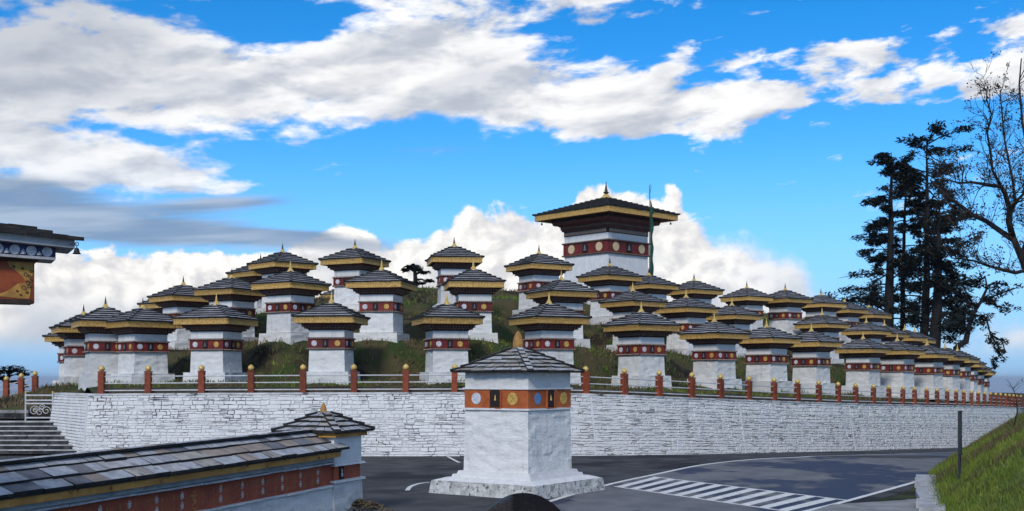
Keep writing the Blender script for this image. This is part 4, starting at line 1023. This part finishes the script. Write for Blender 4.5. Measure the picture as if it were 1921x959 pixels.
# ------------------------------------------------------------------ building corner at upper left
BD = 14.0; ux = BD / F
bl = empty('temple_building', (at(66, 712, BD).x, BD, 0), R(27)); tag(bl, 'corner of a temple building with painted bay and slate eave at left edge', 'building')
def bp(px, py, dy=0.0): p = at(px, py, BD); return Vector((p.x, p.y + dy, p.z)) - bl.location
def bbox(name, p0, p1, dy0, dy1, m, parent=None, sl=0.0):
    a_, b_ = bp(*p0), bp(*p1); mb = MB()
    r = [(a_.x, dy0), (b_.x, dy0), (b_.x, dy1), (a_.x, dy1)]; y = BD - bl.location.y
    mb.hexa([(x, y + q, b_.z - (sl if i in (1, 2) else 0)) for i, (x, q) in enumerate(r)], [(x, y + q, a_.z - (sl if i in (1, 2) else 0)) for i, (x, q) in enumerate(r)])
    return obj(name, mb.mesh(name, m), parent or bl)
bbox('wall', (-420, 480), (-46, 1190), .36, .9, 'whitewash')
bay = bbox('painted_bay', (-300, 486), (66, 568), .10, .36, 'panel_red')
mb = MB()                                           # gilt cloud painting at the right end of the bay
q0 = bp(0, 0, .10); 
def gp(pts, m, th, nm):
    mb = MB(); P = [bp(px, py, .10 - th) for px, py in pts]; Q = [bp(px, py, .101) for px, py in pts]; n_ = len(P)
    mb.add(P + Q, [tuple(range(n_))] + [(i, n_ + i, n_ + (i + 1) % n_, (i + 1) % n_) for i in range(n_)]); return obj(nm, mb.mesh(nm, m), bay)
gp([(19, 491), (30, 491), (45, 491.5), (64, 492), (63, 512), (61, 528), (50, 527), (45, 519), (38, 512), (29, 505), (22, 499)], 'panel_gold', .006, 'gilt_cloud')
gp([(50, 529), (61, 530), (59, 548), (57, 560), (40, 560), (10, 557), (-5, 557), (6, 552), (16, 548), (26, 541), (36, 533)], 'panel_gold', .006, 'gilt_cloud')
for cx_, cy_, r_ in ((51, 514, 4.5), (58, 518, 3.5), (55, 529, 5), (48, 539, 5), (57, 536, 4), (36, 546, 2.5), (60, 508, 3), (30, 500, 2.5), (45, 503, 2.5), (53, 548, 3), (60, 524, 2.5), (42, 553, 2.5)):
    mb = MB(); mb.tube([bp(cx_ + r_ * (1 - k / 22) * math.cos(k * .5), cy_ + r_ * (1 - k / 22) * math.sin(k * .5), .092) for k in range(16)], .0042, 4); obj('painted_scroll', mb.mesh('painted_scroll', 'panel_dark'), bay)
bbox('bay_sill', (-300, 561.5), (61, 570), .07, .34, 'panel_dark', bay)
bbox('bay_head', (-300, 474), (70, 490), .04, .38, 'wood_dark')
fz = bbox('frieze', (-300, 447), (101, 474), -.06, .40, 'blue_paint', None, .077)
mb = disc_mesh(.058, 'frieze_disc', 'disc_white', .012, 16)
for px in (-54, -26, 2, 30, 58.5, 86): obj('frieze_disc', mb, fz, bp(px, 473 - (100 - px) * .03, -.061))
for px, h in ((16, 7), (44, 8), (72, 6), (-12, 7)):
    p = bp(px, 480.5 - (100 - px) * .03, -.065); mb2 = MB(); mb2.lathe([(.035, 0), (.03, .02), (.005, h * .008)], 5, p); obj('painted_petal', mb2.mesh('painted_petal', 'disc_white'), fz)
bbox('frieze_ledge', (-300, 470.5), (100, 475.5), -.075, .41, 'grey_board', fz, .077)
bbox('eave_board', (-160, 431), (132, 447), -.22, .5, 'grey_board', None, .121)
rr = bbox('roof', (-160, 427), (134, 430.5), -.24, .6, 'slate_gap_shade', None, .121)
rnd = random.Random(8)
for k in range(4):
    px = 147 - k * 26
    while px > -170:
        l = rnd.uniform(40, 85)
        def rz_(x): return 453 - (146 - x) * .066 - k * 5.0
        y0 = -.32 + k * .09
        A = [bp(px - l + 1, rz_(px - l), y0), bp(px, rz_(px), y0), bp(px - 14, rz_(px) - 6, y0 + .34), bp(px - l + 1, rz_(px - l) - 6, y0 + .34)]
        jz = rnd.uniform(-.006, .010); B = [v + Vector((0, 0, .034 + jz)) for v in A]
        mb = MB(); mb.hexa(A, B, 1, 0); obj('slate', mb.mesh('slate', [rnd.choice(['slate_dark', 'slate_grey', 'slate_dark']), 'slate_gap_shade']), rr); px -= l
bell = empty('wind_bell', at(144, 458, BD - .1)); tag(bell, 'small dark wind bell hanging from the temple eave', 'bell')
p0 = Vector((-.085, 0, .0))
mb = MB(); mb.tube([p0, (-.02, 0, 0), (0, 0, 0)], .006, 6); mb.tube([(.022 * math.cos(k * .5), 0, .0 + .022 * math.sin(k * .5)) for k in range(14)], .005, 5); obj('hook', mb.mesh('hook', 'iron'), bell)
mb = MB(); mb.tube([(0, 0, -.02), (0, 0, -.05)], .005, 5); mb.lathe([(.012, -.045), (.026, -.055), (.032, -.08), (.036, -.10), (.052, -.115), (.05, -.118)], 12); obj('bell_body', mb.mesh('bell_body', 'iron'), bell)

# ------------------------------------------------------------------ sign on the bank
sp = at(1800, 895, 30.4); sp.z = bankz(sp.x, sp.y); sg = empty('notice_board', sp, R(66)); tag(sg, 'dark notice board on two thin posts seen edge on, on the grass bank', 'sign')
for x in (-.30, .30):
    mb = MB(); mb.box((x, 0, .86), (.05, .05, 1.9)); obj('post', mb.mesh('sign_post', 'sign_dark'), sg)
mb = MB(); mb.box((0, -.035, 1.24), (.66, .02, 1.08)); obj('panel', mb.mesh('panel', 'sign_dark'), sg)
mb = MB(); mb.box((0, -.035, 1.79), (.70, .05, .035)); mb.box((0, -.035, .69), (.70, .05, .035)); obj('frame', mb.mesh('frame', 'iron'), sg)

# ------------------------------------------------------------------ trees
def clump(mb, c, rx, rz_, n_, size, rnd, mi=0, droop=0.0):
    for _ in range(n_):
        while True:
            p = Vector((rnd.uniform(-1, 1), rnd.uniform(-1, 1), rnd.uniform(-1, 1)))
            if p.length < 1: break
        q = c + Vector((p.x * rx, p.y * rx, p.z * rz_)); a_ = rnd.uniform(0, 6.28); s_ = size * rnd.uniform(.6, 1.4)
        d = Vector((math.cos(a_), math.sin(a_), rnd.uniform(-.5, .3) - droop)) * s_; w_ = Vector((-math.sin(a_), math.cos(a_), rnd.uniform(-.6, .6))) * s_ * .30
        mb.add([q - d * .5 - w_ * .4, q + w_, q + d, q - w_], [(0, 1, 2, 3)], mi)
def conifer(name, lab, base, top, r0, seed, lo=.25, span=5.0, nbr=60, size=.26, per=26, side=None, prof=None, brown=.12):
    rnd = random.Random(seed); base, top = Vector(base), Vector(top); H_ = (top - base).length
    root = empty(name, base); tag(root, lab, 'tree', 'conifers behind the chortens')
    N_ = 14; path = []
    bend = Vector((rnd.uniform(-.3, .3), rnd.uniform(-.3, .3), 0))
    for i in range(N_ + 1):
        t = i / N_; path.append((top - base) * t + bend * math.sin(t * 3.1) + Vector((rnd.uniform(-.05, .05), rnd.uniform(-.05, .05), 0)))
    rad = [max(.03, r0 * (1 - t / N_) ** .8 + .02) for t in range(N_ + 1)]
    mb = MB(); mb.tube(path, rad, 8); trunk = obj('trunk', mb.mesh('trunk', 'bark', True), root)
    bm = MB(); fm = MB()
    for k in range(nbr):
        t = lo + (1 - lo) * ((k + rnd.random()) / nbr) ** .9; i = min(N_ - 1, int(t * N_)); p = path[i].lerp(path[i + 1], t * N_ - i)
        a_ = rnd.uniform(0, 6.28)
        if side is not None and rnd.random() < .6: a_ = side + rnd.gauss(0, .7)
        L_ = span * (prof(t) if prof else (1 - t) ** .6) * rnd.uniform(.45, 1.1) + .4
        pts = [p]; d = Vector((math.cos(a_), math.sin(a_), rnd.uniform(-.15, .75)))
        ns = 6; cur_ = p.copy()
        for j in range(ns):
            d = (d + Vector((rnd.uniform(-.38, .38), rnd.uniform(-.38, .38), rnd.uniform(-.32, .12) + (.10 if j > 3 else 0)))).normalized(); cur_ = cur_ + d * L_ / ns; pts.append(cur_.copy())
        rb_ = min(.10, .018 + L_ * .014)
        bm.tube(pts, [rb_ * (1 - j / (ns + .5)) + .008 for j in range(ns + 1)], 5)
        gap = rnd.random() < .30
        for j in range(2 if L_ < 3 else 3, ns + 1):
            if rnd.random() < (.72 if gap else .20): continue
            for _ in range(3):
                c = pts[j] + Vector((rnd.uniform(-.45, .45), rnd.uniform(-.45, .45), rnd.uniform(-.18, .12))) * min(1, L_ / 3)
                clump(fm, c, .22 + L_ * .10, .16 + .05 * L_, int(per * (.5 + L_ / span * .7)), size, rnd, 1 if rnd.random() < brown else 0, .25)
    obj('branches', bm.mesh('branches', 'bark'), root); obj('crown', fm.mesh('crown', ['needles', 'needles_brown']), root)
    return root
TDp = 116.0
def tb(px, d=TDp):
    p = at(px, 712, d); return (p.x, p.y, float(hillz([p.x], [p.y])[0]) - .4)
prA = lambda t: (.55 + .5 * math.sin(t * 7.0)) * (1 - t) ** .35 * .9
conifer('conifer', 'tall dark conifer with a bare lower trunk, leftmost of the group', tb(1664), at(1672, 286, TDp), .62, 101, .20, 6.6, 58, .28, 26, math.pi, lambda t: .95 if t < .5 else .55 * (1.15 - t) ** .3)
conifer('conifer', 'slender conifer with thin trunk, second from left of the group', tb(1694, 120), at(1703, 300, 120), .34, 102, .30, 4.8, 44, .28, 24, None, lambda t: .75 * (1.1 - t) ** .3)
conifer('conifer', 'tallest conifer with flat dark top in the middle of the group', tb(1728, 117), at(1738, 262, 117), .50, 103, .18, 6.4, 72, .28, 26, None, lambda t: .72 if t > .8 else (.45 if t > .5 else .8))
conifer('conifer', 'thick trunked conifer just right of the tallest one', tb(1748, 114), at(1762, 372, 114), .70, 104, .26, 6.4, 58, .28, 26, 0.0, lambda t: .85 * (1.1 - t) ** .4)
def leaning():
    rnd = random.Random(55); b = Vector(tb(1790, 104)); root = empty('leaning_conifer', b); tag(root, 'small crooked conifer leaning right beside the group, drooping over the terrace end', 'tree', 'conifers behind the chortens')
    P = [Vector((0, 0, 0))] + [Vector(at(px, py, 104)) - b for px, py in ((1795, 652), (1812, 640), (1818, 612), (1826, 588), (1840, 566), (1852, 540), (1848, 518))]
    mb = MB(); mb.tube(P, [.34, .32, .28, .22, .18, .14, .10, .05], 8); obj('trunk', mb.mesh('trunk', 'bark', True), root)
    bm = MB(); fm = MB()
    def br(pts, rx=.9, n_=60):
        pts = [Vector(at(px, py, 104 + dd)) - b for px, py, dd in pts]; bm.tube(pts, [.09 * (1 - i / (len(pts) + .3)) + .012 for i in range(len(pts))], 5)
        for i in range(1, len(pts)):
            for _ in range(5):
                c = pts[i - 1].lerp(pts[i], rnd.random()) + Vector((rnd.gauss(0, .35), rnd.gauss(0, .5), rnd.gauss(0, .2)))
                if rnd.random() < .8: clump(fm, c, rx * rnd.uniform(.4, .8), .30, n_ // 3, .26, rnd, 1 if rnd.random() < .1 else 0, .4)
    br([(1816, 618, 0), (1800, 603, -1), (1782, 608, -2), (1775, 614, -3)]); br([(1822, 600, 0), (1795, 596, 1), (1780, 588, 2)])
    br([(1840, 566, 0), (1862, 556, 0), (1884, 548, 1), (1908, 540, 1)]); br([(1848, 540, 0), (1866, 530, -1), (1886, 535, -1)]); br([(1848, 520, 0), (1835, 528, 1), (1815, 535, 1)])
    br([(1826, 590, 0), (1850, 596, -1), (1858, 628, -1.5), (1876, 655, -2), (1872, 672, -2), (1868, 682, -2)], .7, 70); br([(1858, 628, -1), (1880, 640, -1), (1886, 662, -1)], .6)
    br([(1845, 560, 0), (1870, 575, 1), (1896, 580, 1)]); br([(1835, 572, 0), (1808, 565, 1), (1790, 558, 1)], .8)
    obj('branches', bm.mesh('branches', 'bark'), root); obj('crown', fm.mesh('crown', ['needles', 'needles_brown']), root)
leaning()
# bare tree at the right edge
def bare():
    D = 44.0; rnd = random.Random(9); b = at(1985, 760, D); b.z = bankz(b.x, b.y) - .1
    root = empty('bare_tree', b); tag(root, 'leafless tree with twisting limbs and fine twigs at the right edge', 'tree')
    mb = MB(); tw_ = MB(); lf = MB()
    def W(pts): return [Vector(at(px, py, D + dd)) - b for px, py, dd in pts]
    trunk = [Vector((0, 0, 0))] + W([(1975, 660, 0), (1955, 580, 0), (1932, 520, 0), (1915, 480, 0), (1900, 445, 0)])
    mb.tube(trunk, [.26, .22, .18, .15, .125, .11], 8)
    obj('trunk', mb.mesh('trunk', 'bark_bare', True), root)
    limbs = [W([(1904, 452, 0), (1880, 436, .5), (1850, 415, 1), (1826, 404, 1.2), (1805, 388, 1.6), (1782, 372, 2), (1760, 352, 2.4), (1745, 338, 2.6)]),
             W([(1900, 445, 0), (1892, 415, -.3), (1894, 392, -.4), (1885, 362, -.6), (1878, 350, -.8), (1850, 346, -1.2), (1822, 342, -1.6), (1800, 344, -2), (1780, 338, -2.3)]),
             W([(1932, 505, 0), (1905, 512, -.6), (1880, 506, -1), (1852, 498, -1.3), (1830, 490, -1.8), (1805, 486, -2.2), (1785, 484, -2.6)]),
             W([(1893, 410, -.3), (1905, 380, .3), (1900, 340, .8), (1892, 300, 1.2), (1884, 260, 1.5), (1880, 215, 1.8), (1876, 170, 2)]),
             W([(1878, 350, -.8), (1862, 320, -1.1), (1858, 285, -1.5), (1852, 250, -1.8), (1860, 215, -2), (1850, 185, -2.3)]),
             W([(1915, 480, 0), (1935, 430, 0), (1940, 370, .5), (1930, 300, .8), (1918, 230, 1.2), (1912, 160, 1.6), (1916, 110, 1.8)]),
             W([(1894, 395, -.4), (1912, 372, -.8), (1935, 350, -1.2), (1955, 320, -1.4)])]
    for i, l in enumerate(limbs):
        r0 = (.105, .11, .07, .055, .045, .075, .06)[i]; k = len(l)
        m2 = MB(); m2.tube(l, [r0 * (1 - j / (k + .2)) + .010 for j in range(k)], 6); obj('limb', m2.mesh('limb', 'bark_bare', True), root)
    def grow(p, d, L_, r_, lev):
        n_ = 4; pts = [p]; c = p.copy()
        for j in range(n_):
            d = (d + Vector((rnd.gauss(0, .22), rnd.gauss(0, .22), rnd.gauss(.05, .18)))).normalized(); c = c + d * L_ / n_; pts.append(c.copy())
        tw_.tube(pts, [r_ * (1 - j / (n_ + .6)) + .0028 for j in range(n_ + 1)], 3 if lev else 4)
        if lev >= 2 and rnd.random() < .30:
            for _ in range(3):
                q = pts[-1] + Vector((rnd.gauss(0, .05), rnd.gauss(0, .05), rnd.gauss(0, .05))); s_ = rnd.uniform(.018, .042)
                lf.add([q + Vector((-s_, 0, 0)), q + Vector((0, s_ * .4, s_)), q + Vector((s_, 0, 0)), q + Vector((0, -s_ * .4, -s_))], [(0, 1, 2, 3)])
        if lev < 3:
            for _ in range(3 if lev < 2 else 2):
                j = rnd.randint(1, n_); dd = (d + Vector((rnd.gauss(0, .7), rnd.gauss(0, .7), rnd.gauss(.15, .5)))).normalized(); grow(pts[j], dd, L_ * rnd.uniform(.45, .75), r_ * .55, lev + 1)
    for l in limbs:
        k = len(l)
        for j in range(1, k):
            for _ in range(3):
                p = l[j - 1].lerp(l[j], rnd.random()); ax = (l[j] - l[j - 1]).normalized()
                dd = (ax * .6 + Vector((rnd.gauss(0, .6), rnd.gauss(0, .6), rnd.gauss(.45, .5)))).normalized(); grow(p, dd, rnd.uniform(.55, 1.35), .016, 0)
    tag(obj('twigs', tw_.mesh('twigs', 'bark_bare'), root), kind='stuff'); tag(obj('leaf_buds', lf.mesh('leaf_buds', 'twig_leaf'), root), kind='stuff')
bare()
def flat_pine(name, lab, D, trunk_px, puffs, r0, size, dens, brs):
    rnd = random.Random(len(lab)); b = at(trunk_px[0][0], trunk_px[0][1], D); b.z = min(b.z, float(hillz([b.x], [b.y])[0])) - .1
    root = empty(name, b); tag(root, lab, 'tree')
    P = [Vector((0, 0, 0))] + [Vector(at(px, py, D)) - b for px, py in trunk_px]; k = len(P)
    mb = MB(); mb.tube(P, [r0 * (1 - .7 * i / k) for i in range(k)], 7); obj('trunk', mb.mesh('trunk', 'bark', True), root)
    bm = MB(); fm = MB()
    for (x0, y0), (x1, y1) in brs:
        p, q = Vector(at(x0, y0, D)) - b, Vector(at(x1, y1, D + rnd.uniform(-.8, .8))) - b; bm.tube([p, p.lerp(q, .5) + Vector((0, 0, .1)), q], [r0 * .45, r0 * .3, r0 * .12], 5)
    for px, py, rx, rz_ in puffs:
        c = Vector(at(px, py, D + rnd.uniform(-.5, .5))) - b
        for _ in range(5): clump(fm, c + Vector((rnd.uniform(-.5, .5) * rx, rnd.uniform(-.8, .8) * rx, rnd.uniform(-.3, .3) * rz_)), rx * .6, rz_ * .6, dens, size, rnd)
    obj('branches', bm.mesh('branches', 'bark'), root); obj('crown', fm.mesh('crown', ['needles', 'needles_brown']), root)
flat_pine('pine_tree', 'small flat topped pine beyond the railing at far left', 62, [(8, 752), (11, 735), (13, 716), (17, 702), (22, 694)], [(20, 691, .8, .22), (34, 696, .6, .18), (44, 702, .35, .12), (6, 697, .4, .18), (2, 708, .35, .12), (-12, 700, .5, .2), (47, 724, .2, .1), (28, 716, .3, .1)], .16, .17, 26,
          [((13, 716), (38, 722)), ((12, 712), (32, 703)), ((20, 700), (40, 699)), ((12, 720), (-4, 712)), ((30, 718), (46, 726))])
flat_pine('pine_tree', 'small dark pine on the crest between two top tier chortens', 76, [(779, 538), (779, 522), (778, 508), (776, 500)], [(770, 502, .45, .22), (782, 505, .5, .25), (796, 512, .42, .16), (760, 507, .3, .12), (804, 528, .35, .14), (788, 532, .4, .14), (776, 498, .3, .2)], .20, .20, 24,
          [((779, 515), (797, 513)), ((779, 525), (804, 529)), ((778, 510), (760, 506))])
# young conifer sprigs at the far right end of the railing
sp_ = at(1900, 790, 36.0); sp_.z = bankz(sp_.x, sp_.y) - .05
sapl = empty('sapling', sp_); tag(sapl, 'thin leafless sapling on the bank below the bare tree', 'sapling')
rnd = random.Random(4); mb = MB(); fm = MB()
Pt = [Vector((0, 0, 0))] + [Vector(at(px, py, 36)) - sp_ for px, py in ((1909, 770), (1906, 745), (1900, 728), (1892, 716), (1887, 711))]
mb.tube(Pt, [.022, .018, .013, .010, .007, .004], 5); obj('stem', mb.mesh('stem', 'bark_bare'), sapl)
for k in range(26):
    i = rnd.randint(0, 2); p = Pt[i].lerp(Pt[i + 1], rnd.random()); a_ = rnd.uniform(0, 6.28); L_ = rnd.uniform(.2, .55); q = p + Vector((math.cos(a_) * L_, math.sin(a_) * L_, rnd.uniform(-.05, .3)))
    fm.tube([p, p.lerp(q, .5) + Vector((0, 0, .03)), q], [.006, .004, .002], 4)
    if k % 2: clump(fm, q, .12, .06, 8, .05, rnd)
tag(obj('twigs', fm.mesh('twigs', 'bark_bare'), sapl), kind='stuff')

# ------------------------------------------------------------------ grass
def blades(name, pts, hmin, hmax, w, lab, seed, gth=.05):
    rnd = random.Random(seed); mb = MB()
    for x, y, z in pts:
        nn = mnoise.noise((x * .28, y * .28, 2.0)) + .5 * mnoise.noise((x * .9, y * .9, 8.0))
        r_ = nn + rnd.uniform(-.3, .3); mi = 0 if r_ > gth else (1 if r_ > gth - .3 else 2)
        for _ in range(2):
            a_ = rnd.uniform(0, 6.28); h = rnd.uniform(hmin, hmax) * (1.0 if mi < 2 else 1.1); lx, ly = rnd.gauss(0, .45) * h, rnd.gauss(0, .45) * h; ww = w * rnd.uniform(.6, 1.3)
            ox, oy = x + rnd.gauss(0, .05), y + rnd.gauss(0, .05)
            mb.add([(ox - math.cos(a_) * ww, oy - math.sin(a_) * ww, z - .03), (ox + math.cos(a_) * ww, oy + math.sin(a_) * ww, z - .03), (ox + lx, oy + ly, z + h)], [(0, 1, 2)], mi)
    o_ = obj(name, mb.mesh(name, ['grass_green', 'grass_olive', 'grass_straw'])); tag(o_, lab, 'grass', kind='stuff'); return o_
rnd = np.random.RandomState(2)
gxs = rnd.uniform(-30, 40, 52000); gys = np.array([ywall(x) for x in gxs]) + 2.3 + rnd.uniform(0, 1, 52000) ** 1.2 * 34
keep = np.ones(len(gxs), bool)
for tier, e, rz, lab in chs:
    ca, sa = math.cos(-rz), math.sin(-rz); lx = (gxs - e.x) * ca - (gys - e.y) * sa; ly = (gxs - e.x) * sa + (gys - e.y) * ca
    keep &= ~((abs(lx) < 1.0) & (abs(ly) < 1.0))
bare_ = np.array([mnoise.noise((x * .42, y * .42, 11.0)) for x, y in zip(gxs, gys)]); keep &= bare_ < .22
gxs, gys = gxs[keep], gys[keep]; gzs = hillz(gxs, gys)
gzs = gzs + np.array([0.07 * mnoise.noise((x * .9, y * .9, 1.0)) + 0.22 * mnoise.noise((x * .33, y * .33, 5.0)) * min(1, max(0, (y - ywall(x) - 1.0) / 3)) for x, y in zip(gxs, gys)])
blades('hill_grass', list(zip(gxs, gys, gzs)), .08, .26, .030, 'rough green and straw coloured grass on the hillside between the chortens', 3, .22)
t_ = rnd.uniform(0, 1, 60000) ** 1.3 * 9; yb_ = rnd.uniform(17, 48, 60000); xb_ = np.interp(yb_, TOE[:, 0], TOE[:, 1]) + t_
vis = (xb_ / yb_ < .47); xb_, yb_ = xb_[vis], yb_[vis]
blades('bank_grass', [(x, y, bankz(x, y)) for x, y in zip(xb_, yb_)], .05, .17, .014, 'long green grass covering the bank at lower right', 5, -.12)

# ------------------------------------------------------------------ person in front of the camera (crown of the head in view)
def person():
    hx, hy = (982 - CX) / F * 1.85, 1.85; gz_ = 1.22; topz = CZ - (925 - HZ) / F * 1.85
    Ht = topz - gz_; k = Ht / 1.622
    root = empty('person', (hx, hy, gz_)); tag(root, 'person with dark hair standing with back to the camera, crown of head showing', 'person')
    V = {'pel': (0, 0, .88), 'sp': (0, .01, 1.05), 'ch': (0, 0, 1.24), 'nk': (0, -.01, 1.38), 'hd': (0, .01, 1.45), 'hd2': (0, .015, 1.53),
         'shl': (-.16, -.01, 1.31), 'ell': (-.21, -.02, 1.05), 'wrl': (-.20, .06, .83), 'hal': (-.19, .09, .75), 'shr': (.16, -.01, 1.31), 'elr': (.21, -.02, 1.05), 'wrr': (.20, .06, .83), 'har': (.19, .09, .75),
         'hil': (-.09, 0, .84), 'knl': (-.10, .01, .47), 'anl': (-.10, -.02, .09), 'tol': (-.11, .12, .035), 'hir': (.09, 0, .84), 'knr': (.10, .01, .47), 'anr': (.10, -.02, .09), 'tor': (.11, .12, .035)}
    Rr = {'pel': .13, 'sp': .115, 'ch': .125, 'nk': .05, 'hd': .07, 'hd2': .078, 'shl': .055, 'ell': .042, 'wrl': .028, 'hal': .03, 'shr': .055, 'elr': .042, 'wrr': .028, 'har': .03, 'hil': .085, 'knl': .058, 'anl': .04, 'tol': .035, 'hir': .085, 'knr': .058, 'anr': .04, 'tor': .035}
    E = [('pel', 'sp'), ('sp', 'ch'), ('ch', 'nk'), ('nk', 'hd'), ('hd', 'hd2'), ('ch', 'shl'), ('shl', 'ell'), ('ell', 'wrl'), ('wrl', 'hal'), ('ch', 'shr'), ('shr', 'elr'), ('elr', 'wrr'), ('wrr', 'har'),
         ('pel', 'hil'), ('hil', 'knl'), ('knl', 'anl'), ('anl', 'tol'), ('pel', 'hir'), ('hir', 'knr'), ('knr', 'anr'), ('anr', 'tor')]
    for s_, nm in ((-1, 'l'), (1, 'r')):
        for f in range(5):
            V[f'f{nm}{f}'] = (s_ * (.19 + (.03 if f == 4 else 0)), .075 + f * .014 if f < 4 else .055, .70 if f < 4 else .73); V[f'g{nm}{f}'] = (s_ * (.185 + (.045 if f == 4 else 0)), .085 + f * .015 if f < 4 else .06, .655 + .006 * abs(f - 1) if f < 4 else .69)
            Rr[f'f{nm}{f}'] = .009; Rr[f'g{nm}{f}'] = .007; E += [(f'ha{nm}', f'f{nm}{f}'), (f'f{nm}{f}', f'g{nm}{f}')]
    names = list(V); me = bpy.data.meshes.new('body'); me.from_pydata([tuple(c * k for c in V[n_]) for n_ in names], [(names.index(a_), names.index(b_)) for a_, b_ in E], [])
    me.materials.append(MATS['jacket']); bo = obj('body', me, root)
    md = bo.modifiers.new('skin', 'SKIN'); md.use_smooth_shade = True
    for i, n_ in enumerate(names): me.skin_vertices[0].data[i].radius = (Rr[n_] * k, Rr[n_] * k)
    me.skin_vertices[0].data[names.index('pel')].use_root = True
    ss_ = bo.modifiers.new('sub', 'SUBSURF'); ss_.levels = 1; ss_.render_levels = 2
    # face skin, ears, nose on the far side of the head
    def ell(mb, c, r_, n_=18, m_=12, mi=0, cut=None):
        vs = [(c[0] + r_[0] * math.sin(math.pi * j / m_) * math.cos(2 * math.pi * i / n_), c[1] + r_[1] * math.sin(math.pi * j / m_) * math.sin(2 * math.pi * i / n_), c[2] + r_[2] * math.cos(math.pi * j / m_)) for j in range(m_ + 1) for i in range(n_)]
        mb.add([tuple(q * k for q in v) for v in vs], [(j * n_ + i, (j + 1) * n_ + i, (j + 1) * n_ + (i + 1) % n_, j * n_ + (i + 1) % n_) for j in range(m_) for i in range(n_)], mi)
    mb = MB(); ell(mb, (0, .02, 1.505), (.074, .092, .108)); ell(mb, (0, .118, 1.485), (.014, .018, .022)); ell(mb, (-.077, .015, 1.49), (.012, .022, .032)); ell(mb, (.077, .015, 1.49), (.012, .022, .032))
    ell(mb, (-.03, .108, 1.51), (.013, .008, .009), 10, 6); ell(mb, (.03, .108, 1.51), (.013, .008, .009), 10, 6); ell(mb, (0, .105, 1.445), (.024, .01, .008), 10, 6)
    obj('face', mb.mesh('face', 'skin', True), bo)
    # hair: a cap of combed strands
    hm = MB(); rnd = random.Random(2)
    ell(hm, (0, .0, 1.515), (.083, .098, .103), 24, 14)
    for i in range(2600):
        y_ = rnd.uniform(-.96, .35); side_ = -1 if rnd.random() < .42 else 1; x0_ = -.16 + rnd.gauss(0, .03); n_s = 8; pts = []
        ext = rnd.uniform(.6, 1.75); back = rnd.uniform(-.05, .35); rr_ = 1.006 + rnd.random() * .018
        for j in range(n_s):
            ph = x0_ + side_ * ext * j / (n_s - 1); yy = max(-.97, min(.6, y_ - back * j / (n_s - 1) + .02 * math.sin(j * 2.1 + i))); q_ = math.sqrt(max(.02, 1 - yy * yy))
            pts.append((rr_ * .083 * q_ * math.sin(ph) * k, rr_ * .098 * yy * k, (1.515 + rr_ * .103 * q_ * math.cos(ph)) * k))
        hm.tube(pts, [.0016] * (n_s - 1) + [.0006], 3)
    obj('hair', hm.mesh('hair', 'hair', True), root)
person()
hz = MB(); hz.hexa([(-29500, -2900, -905), (29500, -2900, -905), (29500, 29500, -905), (-29500, 29500, -905)], [(-29500, -2900, 44), (29500, -2900, 44), (29500, 29500, 44), (-29500, 29500, 44)])
hm_ = bpy.data.materials.new('haze'); hm_.use_nodes = True; hm_.node_tree.nodes.clear()
pv = hm_.node_tree.nodes.new('ShaderNodeVolumePrincipled'); pv.inputs['Color'].default_value = (.80, .88, 1.0, 1); pv.inputs['Density'].default_value = 0.00009; pv.inputs['Anisotropy'].default_value = 0.2
ho = hm_.node_tree.nodes.new('ShaderNodeOutputMaterial'); hm_.node_tree.links.new(pv.outputs[0], ho.inputs['Volume']); MATS['haze'] = hm_
tag(obj('haze', hz.mesh('haze', 'haze')), kind='stuff')
print('objects', len(bpy.data.objects), 'tris', sum(len(m.polygons) for m in bpy.data.meshes))
